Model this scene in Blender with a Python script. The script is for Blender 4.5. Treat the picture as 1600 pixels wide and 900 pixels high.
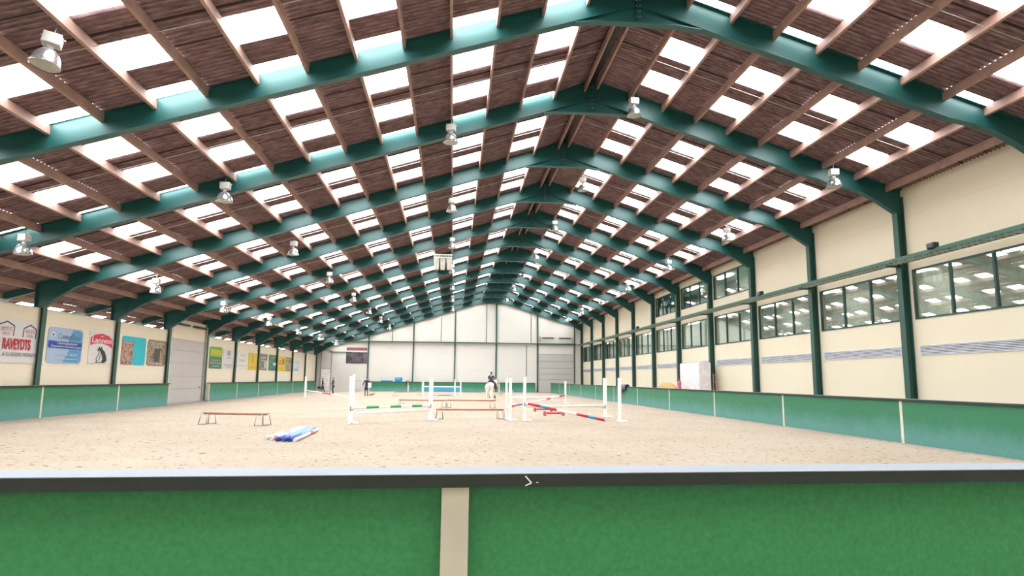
import bpy, bmesh, math, random
from mathutils import Vector, Matrix
random.seed(7)
for o in list(bpy.data.objects): bpy.data.objects.remove(o)
SC = bpy.context.scene
COL = SC.collection
PI = math.pi

# ---------------------------------------------------------------- camera, world, exposure
FPX, YAW, PITCH, ROLL, CAMH = 1010.99, 0.08843, 0.14022, 0.0097, 1.76
SKYLIGHT_STRENGTH = 17.0
ALBEDO = .70                     # scale on most base colours, lowered to balance the stronger rooflights
_cy, _sy, _cp, _sp, _cr, _sr = math.cos(YAW), math.sin(YAW), math.cos(PITCH), math.sin(PITCH), math.cos(ROLL), math.sin(ROLL)
_R0 = Vector((_cy, -_sy, 0)); _F = Vector((_sy*_cp, _cy*_cp, _sp)); _U0 = Vector((-_sy*_sp, -_cy*_sp, _cp))
_R = _R0*_cr + _U0*_sr; _U = _U0*_cr - _R0*_sr
cam_d = bpy.data.cameras.new('camera'); cam_d.sensor_width = 36; cam_d.lens = FPX/1600*36; cam_d.clip_end = 400; cam_d.clip_start = 0.05
cam = bpy.data.objects.new('camera', cam_d); COL.objects.link(cam)
cam.matrix_world = Matrix(((_R.x, _U.x, -_F.x, 0), (_R.y, _U.y, -_F.y, 0), (_R.z, _U.z, -_F.z, CAMH), (0, 0, 0, 1)))
SC.camera = cam
w = bpy.data.worlds.new('sky'); SC.world = w; w.use_nodes = True
w.node_tree.nodes['Background'].inputs[0].default_value = (0.85, 0.93, 1.0, 1)
w.node_tree.nodes['Background'].inputs[1].default_value = 3.0
vs = SC.view_settings
vs.view_transform = 'Standard'; vs.look = 'None'; vs.exposure = 0.0; vs.gamma = 1.0; vs.use_curve_mapping = False
cy = SC.cycles
cy.use_denoising = True
try: cy.use_light_tree = True
except Exception: pass
cy.max_bounces = 8; cy.diffuse_bounces = 5; cy.glossy_bounces = 3; cy.transparent_max_bounces = 8; cy.transmission_bounces = 3
cy.sample_clamp_indirect = 8; cy.caustics_reflective = False; cy.caustics_refractive = False

def at(px, py, axis, c):
    """the place in the hall on the plane axis=c seen at a point of the photograph"""
    u = px-800; v = py-450
    a = u*_cr + v*_sr; b = -u*_sr + v*_cr
    d = _F*FPX + _R0*a - _U0*b
    t = (c-(0, 0, CAMH)[axis])/d[axis]
    return Vector((0, 0, CAMH)) + d*t

S = 6.6                                            # distance between frames
D0 = 1.6789
def FY(k): return (D0+k)*S
XR = 5.26                                          # ridge
XWR, XWL = 18.15, -18.6                            # wall faces
XCR, XCL = 17.82, -18.43                           # column faces
XBR, XBL = 13.33, -18.2                           # kickboard faces
YB, YF = -5.0, 90.55                               # wall behind the viewer, far gable
SL = .318
def rb(x): return 12.85 - SL*abs(x-XR)             # underside of rafters
def pbot(x): return rb(x) + (.44 if x < XR else .58)
def sheet(x): return rb(x) + (.72 if x < XR else .88)

# ---------------------------------------------------------------- materials
MATS = {}
def lin(c): return tuple((v/12.92 if v <= .04045 else ((v+.055)/1.055)**2.4) for v in c)
def rgb(r, g, b): return lin((r/255, g/255, b/255))
def mat(name, col, rough=.6, metal=0., noise=None, bump=None, spec=.5, alb=None):
    """noise=(scale, amount, second colour), bump=(scale, strength)"""
    if name in MATS: return MATS[name]
    m = bpy.data.materials.new(name); m.use_nodes = True; nt = m.node_tree; bs = nt.nodes['Principled BSDF']
    bs.inputs['Roughness'].default_value = rough; bs.inputs['Metallic'].default_value = metal
    bs.inputs['Specular IOR Level'].default_value = spec
    tc = nt.nodes.new('ShaderNodeTexCoord')
    if noise is None: noise = (3.0, .25, tuple(c*.86 for c in col))
    a_ = ALBEDO if alb is None else alb
    col = tuple(c*a_ for c in col); noise = (noise[0], noise[1], tuple(c*a_ for c in noise[2]))
    n = nt.nodes.new('ShaderNodeTexNoise'); n.inputs['Scale'].default_value = noise[0]; n.inputs['Detail'].default_value = 5
    nt.links.new(tc.outputs['Object'], n.inputs['Vector'])
    rp = nt.nodes.new('ShaderNodeValToRGB'); rp.color_ramp.elements[0].position = .5-noise[1]*.5*.8; rp.color_ramp.elements[1].position = .5+noise[1]*.5*.8
    rp.color_ramp.elements[0].color = (*noise[2], 1); rp.color_ramp.elements[1].color = (*col, 1)
    nt.links.new(n.outputs['Fac'], rp.inputs['Fac']); nt.links.new(rp.outputs['Color'], bs.inputs['Base Color'])
    if bump:
        n2 = nt.nodes.new('ShaderNodeTexNoise'); n2.inputs['Scale'].default_value = bump[0]; n2.inputs['Detail'].default_value = 6
        nt.links.new(tc.outputs['Object'], n2.inputs['Vector'])
        bp = nt.nodes.new('ShaderNodeBump'); bp.inputs['Strength'].default_value = bump[1]; bp.inputs['Distance'].default_value = .02
        nt.links.new(n2.outputs['Fac'], bp.inputs['Height']); nt.links.new(bp.outputs['Normal'], bs.inputs['Normal'])
    MATS[name] = m; return m

def wall_mat(name, col, seams_z=(), axis_scale=None):
    m = mat(name, col, .75, 0, (.35, 1.0, tuple(c*.93 for c in col)), (60, .08))
    if m.get('seamed'): return m
    m['seamed'] = 1
    nt = m.node_tree; bs = nt.nodes['Principled BSDF']
    src = bs.inputs['Base Color'].links[0].from_socket
    geo = nt.nodes.new('ShaderNodeNewGeometry'); sp = nt.nodes.new('ShaderNodeSeparateXYZ'); nt.links.new(geo.outputs['Position'], sp.inputs[0])
    prev = None
    for z in seams_z:
        cmpn = nt.nodes.new('ShaderNodeMath'); cmpn.operation = 'COMPARE'; cmpn.inputs[1].default_value = z; cmpn.inputs[2].default_value = .018
        nt.links.new(sp.outputs['Z'], cmpn.inputs[0])
        if prev is None: prev = cmpn.outputs[0]
        else:
            mx = nt.nodes.new('ShaderNodeMath'); mx.operation = 'MAXIMUM'; nt.links.new(prev, mx.inputs[0]); nt.links.new(cmpn.outputs[0], mx.inputs[1]); prev = mx.outputs[0]
    if prev is not None:
        mix = nt.nodes.new('ShaderNodeMix'); mix.data_type = 'RGBA'
        mix.inputs['B'].default_value = (*[c*.62 for c in col], 1)
        nt.links.new(prev, mix.inputs['Factor']); nt.links.new(src, mix.inputs['A']); nt.links.new(mix.outputs['Result'], bs.inputs['Base Color'])
    return m

M_cream = wall_mat('cream_wall', (.96, .86, .645), (8.45,))
M_creamL = wall_mat('cream_wall_left', (.96, .86, .66), (2.2, 4.12))
M_gable = wall_mat('gable_wall', (.85, .81, .73), (2.9,))
M_teal = mat('green_steel_paint', (.0115, .092, .085), .40, 0, (.8, .8, (.0095, .078, .073)), None, .5, 1.0)
M_column = mat('column_green_paint', (.03, .115, .085), .5, 0, (1.2, .7, (.024, .09, .065)))
M_bolt = mat('bolt_steel', (.5, .5, .48), .4, .7)
M_wood = mat('roof_timber', (.42, .265, .215), .7, 0, (2.5, .7, (.28, .16, .13)), (14, .15), .5, .92)
M_rod = mat('white_rod', (.75, .70, .62), .5)
M_white = mat('white_paint', (.80, .78, .73), .5, alb=1.06)
M_galv = mat('galvanised_steel', (.45, .45, .44), .45, .35)
M_reflector = mat('lamp_reflector', (.80, .80, .80), .22, .75)
M_lamphouse = mat('lamp_housing', (.80, .78, .72), .5)
M_lampglass = mat('lamp_lens', (.62, .60, .50), .15)
M_black = mat('black_plastic', (.018, .018, .02), .5)
M_darkframe = mat('window_frame_green', (.02, .075, .06), .45)
M_post = mat('fence_post_cream', (.86, .80, .64), .6)
M_captop = mat('cap_top_grey', (.31, .345, .385), .6, 0, (1.1, .9, (.26, .29, .325)), (30, .05), .4)
M_capside = mat('cap_edge_dark', (.014, .028, .022), .6, 0, (6, .5, (.03, .035, .03)))
M_greyW = mat('interior_grey', (.16, .16, .15), .8)
M_concrete = mat('concrete_floor', (.42, .39, .34), .8, 0, (1.4, .8, (.36, .33, .29)))
M_doorgrey = mat('door_panel_grey', (.60, .57, .53), .5, 0, (.7, .8, (.54, .51, .47)))
M_cable = mat('tray_green', (.045, .15, .10), .45)
M_rung = mat('tray_rung', (.60, .56, .44), .5)

def sheet_mat():
    m = bpy.data.materials.new('brown_roof_sheet'); m.use_nodes = True; nt = m.node_tree; bs = nt.nodes['Principled BSDF']
    bs.inputs['Roughness'].default_value = .85
    geo = nt.nodes.new('ShaderNodeNewGeometry'); mp = nt.nodes.new('ShaderNodeMapping'); mp.inputs['Scale'].default_value = (1.6, 9.0, 1.6)
    nt.links.new(geo.outputs['Position'], mp.inputs['Vector'])
    n = nt.nodes.new('ShaderNodeTexNoise'); n.inputs['Scale'].default_value = 1.6; n.inputs['Detail'].default_value = 6; n.inputs['Roughness'].default_value = .65
    nt.links.new(mp.outputs[0], n.inputs['Vector'])
    rp = nt.nodes.new('ShaderNodeValToRGB'); rp.color_ramp.elements[0].position = .3; rp.color_ramp.elements[1].position = .72
    rp.color_ramp.elements[0].color = (.085, .045, .048, 1); rp.color_ramp.elements[1].color = (.36, .225, .225, 1)
    nt.links.new(n.outputs['Fac'], rp.inputs['Fac'])
    # light and dark of the corrugations, painted into the colour as a wave
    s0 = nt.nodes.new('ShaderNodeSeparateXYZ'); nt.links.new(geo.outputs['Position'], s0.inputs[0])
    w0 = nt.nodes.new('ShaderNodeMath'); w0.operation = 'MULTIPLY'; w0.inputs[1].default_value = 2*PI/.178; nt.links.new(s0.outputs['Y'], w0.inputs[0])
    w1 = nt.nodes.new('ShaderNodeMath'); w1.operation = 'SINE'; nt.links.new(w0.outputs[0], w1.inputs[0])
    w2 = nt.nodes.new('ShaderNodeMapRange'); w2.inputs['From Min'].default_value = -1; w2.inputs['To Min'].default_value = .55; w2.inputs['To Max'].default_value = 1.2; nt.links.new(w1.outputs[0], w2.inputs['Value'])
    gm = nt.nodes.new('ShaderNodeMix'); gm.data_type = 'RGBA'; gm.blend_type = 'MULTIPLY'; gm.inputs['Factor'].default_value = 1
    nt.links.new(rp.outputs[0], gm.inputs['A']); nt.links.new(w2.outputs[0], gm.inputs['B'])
    # darker line at each sheet overlap, 1.05 m apart along the hall
    sp = nt.nodes.new('ShaderNodeSeparateXYZ'); nt.links.new(geo.outputs['Position'], sp.inputs[0])
    dv = nt.nodes.new('ShaderNodeMath'); dv.operation = 'DIVIDE'; dv.inputs[1].default_value = 1.1; nt.links.new(sp.outputs['Y'], dv.inputs[0])
    fr = nt.nodes.new('ShaderNodeMath'); fr.operation = 'FRACT'; nt.links.new(dv.outputs[0], fr.inputs[0])
    lt = nt.nodes.new('ShaderNodeMath'); lt.operation = 'LESS_THAN'; lt.inputs[1].default_value = .045; nt.links.new(fr.outputs[0], lt.inputs[0])
    mix = nt.nodes.new('ShaderNodeMix'); mix.data_type = 'RGBA'; mix.inputs['B'].default_value = (.035, .016, .016, 1)
    nt.links.new(lt.outputs[0], mix.inputs['Factor']); nt.links.new(gm.outputs['Result'], mix.inputs['A']); nt.links.new(mix.outputs['Result'], bs.inputs['Base Color'])
    return m
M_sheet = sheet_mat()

def skylight_mat():
    m = bpy.data.materials.new('translucent_rooflight'); m.use_nodes = True; nt = m.node_tree; bs = nt.nodes['Principled BSDF']
    bs.inputs['Base Color'].default_value = (.85, .88, .9, 1); bs.inputs['Roughness'].default_value = .4
    geo = nt.nodes.new('ShaderNodeNewGeometry'); n = nt.nodes.new('ShaderNodeTexNoise'); n.inputs['Scale'].default_value = .6
    nt.links.new(geo.outputs['Position'], n.inputs['Vector'])
    mr = nt.nodes.new('ShaderNodeMapRange'); mr.inputs['To Min'].default_value = SKYLIGHT_STRENGTH*.9; mr.inputs['To Max'].default_value = SKYLIGHT_STRENGTH*1.1
    nt.links.new(n.outputs['Fac'], mr.inputs['Value']); nt.links.new(mr.outputs[0], bs.inputs['Emission Strength'])
    bs.inputs['Emission Color'].default_value = (.93, .96, 1.0, 1)
    return m
M_sky = skylight_mat()

def sand_mat():
    m = bpy.data.materials.new('arena_sand'); m.use_nodes = True; nt = m.node_tree; bs = nt.nodes['Principled BSDF']
    bs.inputs['Roughness'].default_value = .95; bs.inputs['Specular IOR Level'].default_value = .1
    geo = nt.nodes.new('ShaderNodeNewGeometry')
    def noise(sc, det=6, ro=.6):
        n = nt.nodes.new('ShaderNodeTexNoise'); n.inputs['Scale'].default_value = sc; n.inputs['Detail'].default_value = det; n.inputs['Roughness'].default_value = ro
        nt.links.new(geo.outputs['Position'], n.inputs['Vector']); return n
    a = noise(.25, 8, .7); rp = nt.nodes.new('ShaderNodeValToRGB')
    rp.color_ramp.elements[0].position = .35; rp.color_ramp.elements[1].position = .65
    rp.color_ramp.elements[0].color = (.322, .262, .197, 1); rp.color_ramp.elements[1].color = (.365, .312, .250, 1)
    nt.links.new(a.outputs['Fac'], rp.inputs['Fac'])
    b = noise(5.5, 4, .55); r2 = nt.nodes.new('ShaderNodeValToRGB')
    r2.color_ramp.elements[0].position = .325; r2.color_ramp.elements[1].position = .40
    r2.color_ramp.elements[0].color = (.36, .27, .19, 1); r2.color_ramp.elements[1].color = (1, 1, 1, 1)
    nt.links.new(b.outputs['Fac'], r2.inputs['Fac'])
    mx = nt.nodes.new('ShaderNodeMix'); mx.data_type = 'RGBA'; mx.blend_type = 'MULTIPLY'; mx.inputs['Factor'].default_value = 1
    nt.links.new(rp.outputs[0], mx.inputs['A']); nt.links.new(r2.outputs[0], mx.inputs['B'])
    c = noise(14, 3, .5); r3 = nt.nodes.new('ShaderNodeValToRGB')
    r3.color_ramp.elements[0].position = .35; r3.color_ramp.elements[1].position = .6
    r3.color_ramp.elements[0].color = (.86, .84, .80, 1); r3.color_ramp.elements[1].color = (1, 1, 1, 1)
    nt.links.new(c.outputs['Fac'], r3.inputs['Fac'])
    m2 = nt.nodes.new('ShaderNodeMix'); m2.data_type = 'RGBA'; m2.blend_type = 'MULTIPLY'; m2.inputs['Factor'].default_value = 1
    nt.links.new(mx.outputs['Result'], m2.inputs['A']); nt.links.new(r3.outputs[0], m2.inputs['B']); nt.links.new(m2.outputs['Result'], bs.inputs['Base Color'])
    bp = nt.nodes.new('ShaderNodeBump'); bp.inputs['Strength'].default_value = .5; bp.inputs['Distance'].default_value = .05
    d = noise(4.0, 8, .65); nt.links.new(d.outputs['Fac'], bp.inputs['Height']); nt.links.new(bp.outputs['Normal'], bs.inputs['Normal'])
    return m
M_sand = sand_mat()

def board_mat(name, top, low, zt, zl, scuff=.5):
    """green boards, dusty and scuffed with arena sand towards the foot"""
    m = bpy.data.materials.new(name); m.use_nodes = True; nt = m.node_tree; bs = nt.nodes['Principled BSDF']
    bs.inputs['Roughness'].default_value = .55; bs.inputs['Specular IOR Level'].default_value = .35
    geo = nt.nodes.new('ShaderNodeNewGeometry'); sp = nt.nodes.new('ShaderNodeSeparateXYZ'); nt.links.new(geo.outputs['Position'], sp.inputs[0])
    n = nt.nodes.new('ShaderNodeTexNoise'); n.inputs['Scale'].default_value = 1.3; n.inputs['Detail'].default_value = 8; n.inputs['Roughness'].default_value = .7
    nt.links.new(geo.outputs['Position'], n.inputs['Vector'])
    mr = nt.nodes.new('ShaderNodeMapRange'); mr.inputs['From Min'].default_value = zl; mr.inputs['From Max'].default_value = zt; nt.links.new(sp.outputs['Z'], mr.inputs['Value'])
    ad = nt.nodes.new('ShaderNodeMath'); ad.operation = 'MULTIPLY_ADD'; ad.inputs[1].default_value = 1.0; nt.links.new(n.outputs['Fac'], ad.inputs[2]); nt.links.new(mr.outputs[0], ad.inputs[0])
    sb = nt.nodes.new('ShaderNodeMath'); sb.operation = 'SUBTRACT'; sb.inputs[1].default_value = .5; nt.links.new(ad.outputs[0], sb.inputs[0])
    top = tuple(c*ALBEDO for c in top); low = tuple(c*ALBEDO for c in low)
    rp = nt.nodes.new('ShaderNodeValToRGB'); rp.color_ramp.elements[0].color = (*low, 1); rp.color_ramp.elements[1].color = (*top, 1)
    rp.color_ramp.elements[0].position = .1; rp.color_ramp.elements[1].position = .75
    nt.links.new(sb.outputs[0], rp.inputs['Fac'])
    f = nt.nodes.new('ShaderNodeTexNoise'); f.inputs['Scale'].default_value = 38; f.inputs['Detail'].default_value = 4
    nt.links.new(geo.outputs['Position'], f.inputs['Vector'])
    r3 = nt.nodes.new('ShaderNodeValToRGB'); r3.color_ramp.elements[0].position = .3; r3.color_ramp.elements[1].position = .7
    r3.color_ramp.elements[0].color = (.78, .80, .78, 1); r3.color_ramp.elements[1].color = (1.12, 1.08, 1.1, 1)
    nt.links.new(f.outputs['Fac'], r3.inputs['Fac'])
    mx = nt.nodes.new('ShaderNodeMix'); mx.data_type = 'RGBA'; mx.blend_type = 'MULTIPLY'; mx.inputs['Factor'].default_value = scuff
    nt.links.new(rp.outputs[0], mx.inputs['A']); nt.links.new(r3.outputs[0], mx.inputs['B']); nt.links.new(mx.outputs['Result'], bs.inputs['Base Color'])
    return m
M_board = board_mat('kickboard_green', (.045, .255, .125), (.13, .36, .32), 1.0, .1, .8)
M_nearboard = board_mat('near_fence_green', (.062, .36, .138), (.08, .38, .17), 1.0, -.2, .9)

def glass_mat():
    m = bpy.data.materials.new('window_glass'); m.use_nodes = True; nt = m.node_tree
    nt.nodes.remove(nt.nodes['Principled BSDF']); out = nt.nodes['Material Output']
    tr = nt.nodes.new('ShaderNodeBsdfTransparent'); tr.inputs[0].default_value = (.88, .93, .91, 1)
    gl = nt.nodes.new('ShaderNodeBsdfGlossy'); gl.inputs['Roughness'].default_value = .015; gl.inputs[0].default_value = (.86, .95, .95, 1)
    fr = nt.nodes.new('ShaderNodeLayerWeight'); fr.inputs[0].default_value = .5
    pw = nt.nodes.new('ShaderNodeMath'); pw.operation = 'POWER'; pw.inputs[1].default_value = 2.6; nt.links.new(fr.outputs['Facing'], pw.inputs[0])
    ad = nt.nodes.new('ShaderNodeMath'); ad.operation = 'MULTIPLY_ADD'; ad.inputs[1].default_value = .62; ad.inputs[2].default_value = .12; ad.use_clamp = True
    nt.links.new(pw.outputs[0], ad.inputs[0])
    mx = nt.nodes.new('ShaderNodeMixShader'); nt.links.new(ad.outputs[0], mx.inputs[0]); nt.links.new(tr.outputs[0], mx.inputs[1]); nt.links.new(gl.outputs[0], mx.inputs[2])
    nt.links.new(mx.outputs[0], out.inputs[0]); return m
M_glass = glass_mat()

# ---------------------------------------------------------------- mesh helpers
class MB:
    def __init__(s): s.v = []; s.f = []; s.sm = []
    def add(s, vs, fs, smooth=False):
        b = len(s.v); s.v += [tuple(v) for v in vs]; s.f += [tuple(i+b for i in f) for f in fs]; s.sm += [smooth]*len(fs); return s
    def box(s, x0, x1, y0, y1, z0, z1):
        v = [(x, y, z) for x in (x0, x1) for y in (y0, y1) for z in (z0, z1)]
        return s.add(v, [(0, 1, 3, 2), (4, 6, 7, 5), (0, 4, 5, 1), (2, 3, 7, 6), (0, 2, 6, 4), (1, 5, 7, 3)])
    def prism(s, prof, axis, a, b):
        """extrude a 2-D outline along an axis (0: yz outline, 1: xz outline, 2: xy outline)"""
        def P(p, t):
            return (t, p[0], p[1]) if axis == 0 else (p[0], t, p[1]) if axis == 1 else (p[0], p[1], t)
        n = len(prof); v = [P(p, a) for p in prof]+[P(p, b) for p in prof]
        return s.add(v, [tuple(range(n))[::-1], tuple(range(n, 2*n))]+[(i, (i+1) % n, (i+1) % n+n, i+n) for i in range(n)])
    def bar(s, p, q, w, h, up=(0, 0, 1)):
        p = Vector(p); q = Vector(q); d = (q-p).normalized(); up = Vector(up)
        if abs(d.dot(up)) > .98: up = Vector((0, 1, 0))
        sd = d.cross(up).normalized(); u = sd.cross(d).normalized(); v = []
        for c in (p, q):
            for a, b in ((-1, -1), (1, -1), (1, 1), (-1, 1)): v.append(c+sd*a*w/2+u*b*h/2)
        return s.add(v, [(3, 2, 1, 0), (4, 5, 6, 7), (0, 1, 5, 4), (1, 2, 6, 5), (2, 3, 7, 6), (3, 0, 4, 7)])
    def tube(s, pts, r, n=10, r2=None):
        pts = [Vector(p) for p in pts]; rings = []; v = []
        for i, p in enumerate(pts):
            d = (pts[min(i+1, len(pts)-1)]-pts[max(i-1, 0)]).normalized(); up = Vector((0, 0, 1)) if abs(d.z) < .9 else Vector((1, 0, 0))
            a = d.cross(up).normalized(); b = a.cross(d); rr = r if r2 is None else r+(r2-r)*i/(len(pts)-1)
            for k in range(n): t = 2*PI*k/n; v.append(p+a*math.cos(t)*rr+b*math.sin(t)*rr)
        f = [(i*n+k, i*n+(k+1) % n, (i+1)*n+(k+1) % n, (i+1)*n+k) for i in range(len(pts)-1) for k in range(n)]
        s.add(v, f, True); b0 = len(s.v)-len(v)
        s.f += [tuple(b0+k for k in range(n))[::-1], tuple(b0+(len(pts)-1)*n+k for k in range(n))]; s.sm += [False, False]; return s
    def lathe(s, prof, c=(0, 0, 0), n=24):
        v = []; m = len(prof)
        for r, z in prof:
            for k in range(n): t = 2*PI*k/n; v.append((c[0]+r*math.cos(t), c[1]+r*math.sin(t), c[2]+z))
        f = [(i*n+k, i*n+(k+1) % n, (i+1)*n+(k+1) % n, (i+1)*n+k) for i in range(m-1) for k in range(n)]
        return s.add(v, f, True)
    def ball(s, c, rx, ry, rz, n=12, m=8):
        v = []; 
        for i in range(m+1):
            ph = PI*i/m
            for k in range(n): t = 2*PI*k/n; v.append((c[0]+rx*math.sin(ph)*math.cos(t), c[1]+ry*math.sin(ph)*math.sin(t), c[2]+rz*math.cos(ph)))
        return s.add(v, [(i*n+k, (i+1)*n+k, (i+1)*n+(k+1) % n, i*n+(k+1) % n) for i in range(m) for k in range(n)], True)
    def build(s, name, m, parent=None, bevel=0, smooth=None):
        me = bpy.data.meshes.new(name); me.from_pydata(s.v, [], s.f); me.validate(verbose=False)
        for p, q in zip(me.polygons, s.sm): p.use_smooth = q
        bm = bmesh.new(); bm.from_mesh(me); bmesh.ops.remove_doubles(bm, verts=bm.verts, dist=1e-5); bmesh.ops.recalc_face_normals(bm, faces=bm.faces); bm.to_mesh(me); bm.free()
        me.materials.append(m); o = bpy.data.objects.new(name, me); COL.objects.link(o)
        if parent: o.parent = parent
        if bevel:
            b = o.modifiers.new('bevel', 'BEVEL'); b.width = bevel; b.segments = 2; b.limit_method = 'ANGLE'
        return o
def tag(o, label=None, cat=None, group=None, kind=None):
    for k, v in (('label', label), ('category', cat), ('group', group), ('kind', kind)):
        if v: o[k] = v
    return o
def struct(o, label=None): o['kind'] = 'structure'; return o
def empty(name, loc=(0, 0, 0), rz=0):
    o = bpy.data.objects.new(name, None); COL.objects.link(o); o.location = loc; o.rotation_euler = (0, 0, rz); o.empty_display_size = .2; return o
def copy_tree(o, parent=None):
    c = o.copy(); COL.objects.link(c)
    if parent: c.parent = parent
    for ch in list(o.children): copy_tree(ch, c)
    return c
ORD = ['first', 'second', 'third', 'fourth', 'fifth', 'sixth', 'seventh', 'eighth', 'ninth', 'tenth', 'eleventh', 'twelfth', 'thirteenth', 'fourteenth']

# ---------------------------------------------------------------- ground
nx, ny = 60, 150
mb = MB(); V = []
for j in range(ny+1):
    for i in range(nx+1):
        x = XBL-.05+(XBR-XBL+.1)*i/nx; y = 3.2+(YF-.35-3.2)*j/ny
        z = random.uniform(-.012, .006) if 0 < i < nx and 0 < j < ny else 0
        q = min(1, max(0, (-14.6-x)/3.2)); z -= .125*q*q*(3-2*q)*min(1, max(0, (75-y)/30))   # raked hollow along the left boards
        V.append((x, y, z))
mb.add(V, [(j*(nx+1)+i, j*(nx+1)+i+1, (j+1)*(nx+1)+i+1, (j+1)*(nx+1)+i) for j in range(ny) for i in range(nx)], True)
struct(mb.build('floor', M_sand))
mb = MB(); mb.box(-27, XBL-.1, YB, YF+.3, -.15, -.03); mb.box(XBR+.1, 24, YB, YF+.3, -.15, -.03); mb.box(XBL-.1, XBR+.1, YB, 2.9, -.15, -.03)
mb.box(XBL-.1, XBR+.1, YF-.4, YF+.3, -.15, -.03)
struct(mb.build('floor_surround', M_concrete))
mb = MB(); mb.box(XBL-.3, XBR+.3, 2.7, YF, -.3, -.15)
struct(mb.build('floor_slab', M_concrete))

# ---------------------------------------------------------------- purlin grid and roof
PL = [5.0, 3.75] + [3.75-1.3375*i for i in range(1, 12)]
PL += [PL[-1]-1.335*i for i in range(1, 11)]            # continues beyond the left columns
PR = [5.52, 6.83] + [6.83+1.338*i for i in range(1, 9)]
XL_END, XR_END = -25.6, XWR+.25
skyL = [i for i in range(1, len(PL)-1) if i % 2 == 1 and i not in (17,)]
skyR = [i for i in range(1, 9) if i % 2 == 1]
def FRL(k): return (.19, .55, .905) if k <= 0 else (.235, .585, .955) if k == 1 else (.34, .70) if k == 2 else (.02, .34, .70)
def FRR(k): return (.27, .61, .945) if k <= 0 else (.32, .67) if k == 1 else (.02, .365, .72)
LEN_L, LEN_R = 1.25, 1.15
def corr(y): return .030*math.sin(2*PI*y/.178)
def roof_strip(mb, x0, x1, side, holes):
    """corrugated sheet between two x lines; holes is a sorted list of (y0, y1)"""
    y = YB; ys = []
    step = .178/8
    n = int((YF-YB)/step)
    for k in range(n+1): ys.append(YB+k*step)
    def inh(a): return any(h0 <= a < h1 for h0, h1 in holes)
    base = len(mb.v)
    for yy in ys:
        c = corr(yy)
        mb.v.append((x0, yy, sheet(x0)+c)); mb.v.append((x1, yy, sheet(x1)+c))
    for k in range(n):
        if inh((ys[k]+ys[k+1])/2): continue
        b = base+2*k; mb.f.append((b, b+1, b+3, b+2)); mb.sm.append(True)
def make_ceiling(name, xs, sky, fracs, ln):
    mb = MB(); cells = []
    for i in range(len(xs)-1):
        holes = []
        if i in sky:
            for k in range(-3, 12):
                for f in fracs(k):
                    a = FY(k)+f*S
                    if a < YB+.2 or a+ln > YF-.2: continue
                    holes.append((a, a+ln)); cells.append((xs[i], xs[i+1], a, a+ln))
        roof_strip(mb, xs[i], xs[i+1], 0, sorted(holes))
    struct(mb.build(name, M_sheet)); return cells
xsL = [XR]+PL[1:]+[XL_END]; xsR = [XR]+PR[1:]+[XR_END]
cells = make_ceiling('ceiling_left', xsL, skyL, FRL, LEN_L) + make_ceiling('ceiling_right', xsR, skyR, FRR, LEN_R)
# roof lights: one translucent sheet each, nearest 300 in view singly, the others of the run together
cells = [c for c in cells]
cells.sort(key=lambda c: (c[2] < 9, c[2]))
def sky_mesh(mb, c):
    x0, x1, a, b = c; n = 28; s = 1 if x0 < x1 else -1
    q0, q1 = x0+s*.03, x1-s*.03
    base = len(mb.v)
    for k in range(n+1):
        yy = a+(b-a)*k/n; cz = corr(yy)+.012
        mb.v.append((q0, yy, sheet(q0)+cz)); mb.v.append((q1, yy, sheet(q1)+cz))
    for k in range(n): z = base+2*k; mb.f.append((z, z+1, z+3, z+2)); mb.sm.append(True)
wi = 20
for c in cells[:300]:
    mb = MB(); sky_mesh(mb, c); struct(mb.build('window_%d' % wi, M_sky)); wi += 1
mb = MB()
for c in cells[300:]: sky_mesh(mb, c)
o = mb.build('rooflights', M_sky); tag(o, 'glowing translucent rooflight sheets at the far end of the roof', 'rooflight', None, 'stuff')

# ridge capping
mb = MB(); mb.prism([(5.0, sheet(5.0)+.05), (XR, sheet(XR)+.16), (5.52, sheet(5.52)+.05), (5.52, sheet(5.52)+.1), (XR, sheet(XR)+.22), (5.0, sheet(5.0)+.1)], 1, YB, YF)
struct(mb.build('trim_ridge', M_black))
mb = MB(); mb.prism([(5.10, sheet(5.10)-.06), (XR, sheet(XR)-.09), (5.42, sheet(5.42)-.06), (5.42, sheet(5.42)-.045), (XR, sheet(XR)-.07), (5.10, sheet(5.10)-.045)], 1, YB+.05, YF-.1)
struct(mb.build('trim_ridge_strip', M_black))  # black strip below the sheets, between the two ridge purlins

# purlins
def purlin(x, i, side):
    lf = side == 'left'
    z0, z1 = pbot(x), sheet(x)-.03
    w_ = .075
    t = SL*w_/2*(1 if lf else -1)
    mb = MB(); mb.prism([(x-w_/2, z0-t), (x+w_/2, z0+t), (x+w_/2, z1+t), (x-w_/2, z1-t)], 1, YB+.05, YF-.1)
    o = mb.build('roof_purlin', M_wood)
    if i == 0: lab = 'reddish timber purlin beside the dark ridge gap, on its %s side' % side
    elif side == 'right' and i == 9: lab = 'reddish timber purlin along the top of the right wall, lowest on that slope'
    elif side == 'left' and i > 17: lab = 'timber purlin past the left columns, %s one outward above the signs wall' % ORD[i-18]
    else: lab = 'long timber purlin, %s one down the %s slope from the ridge' % (ORD[i-1] if i <= 14 else str(i)+'th', side)
    tag(o, lab, 'purlin', 'timber purlins along the roof')
for i, x in enumerate(PL[:-2]): purlin(x, i, 'left')
for i, x in enumerate(PR[:10]): purlin(x, i, 'right')

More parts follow.
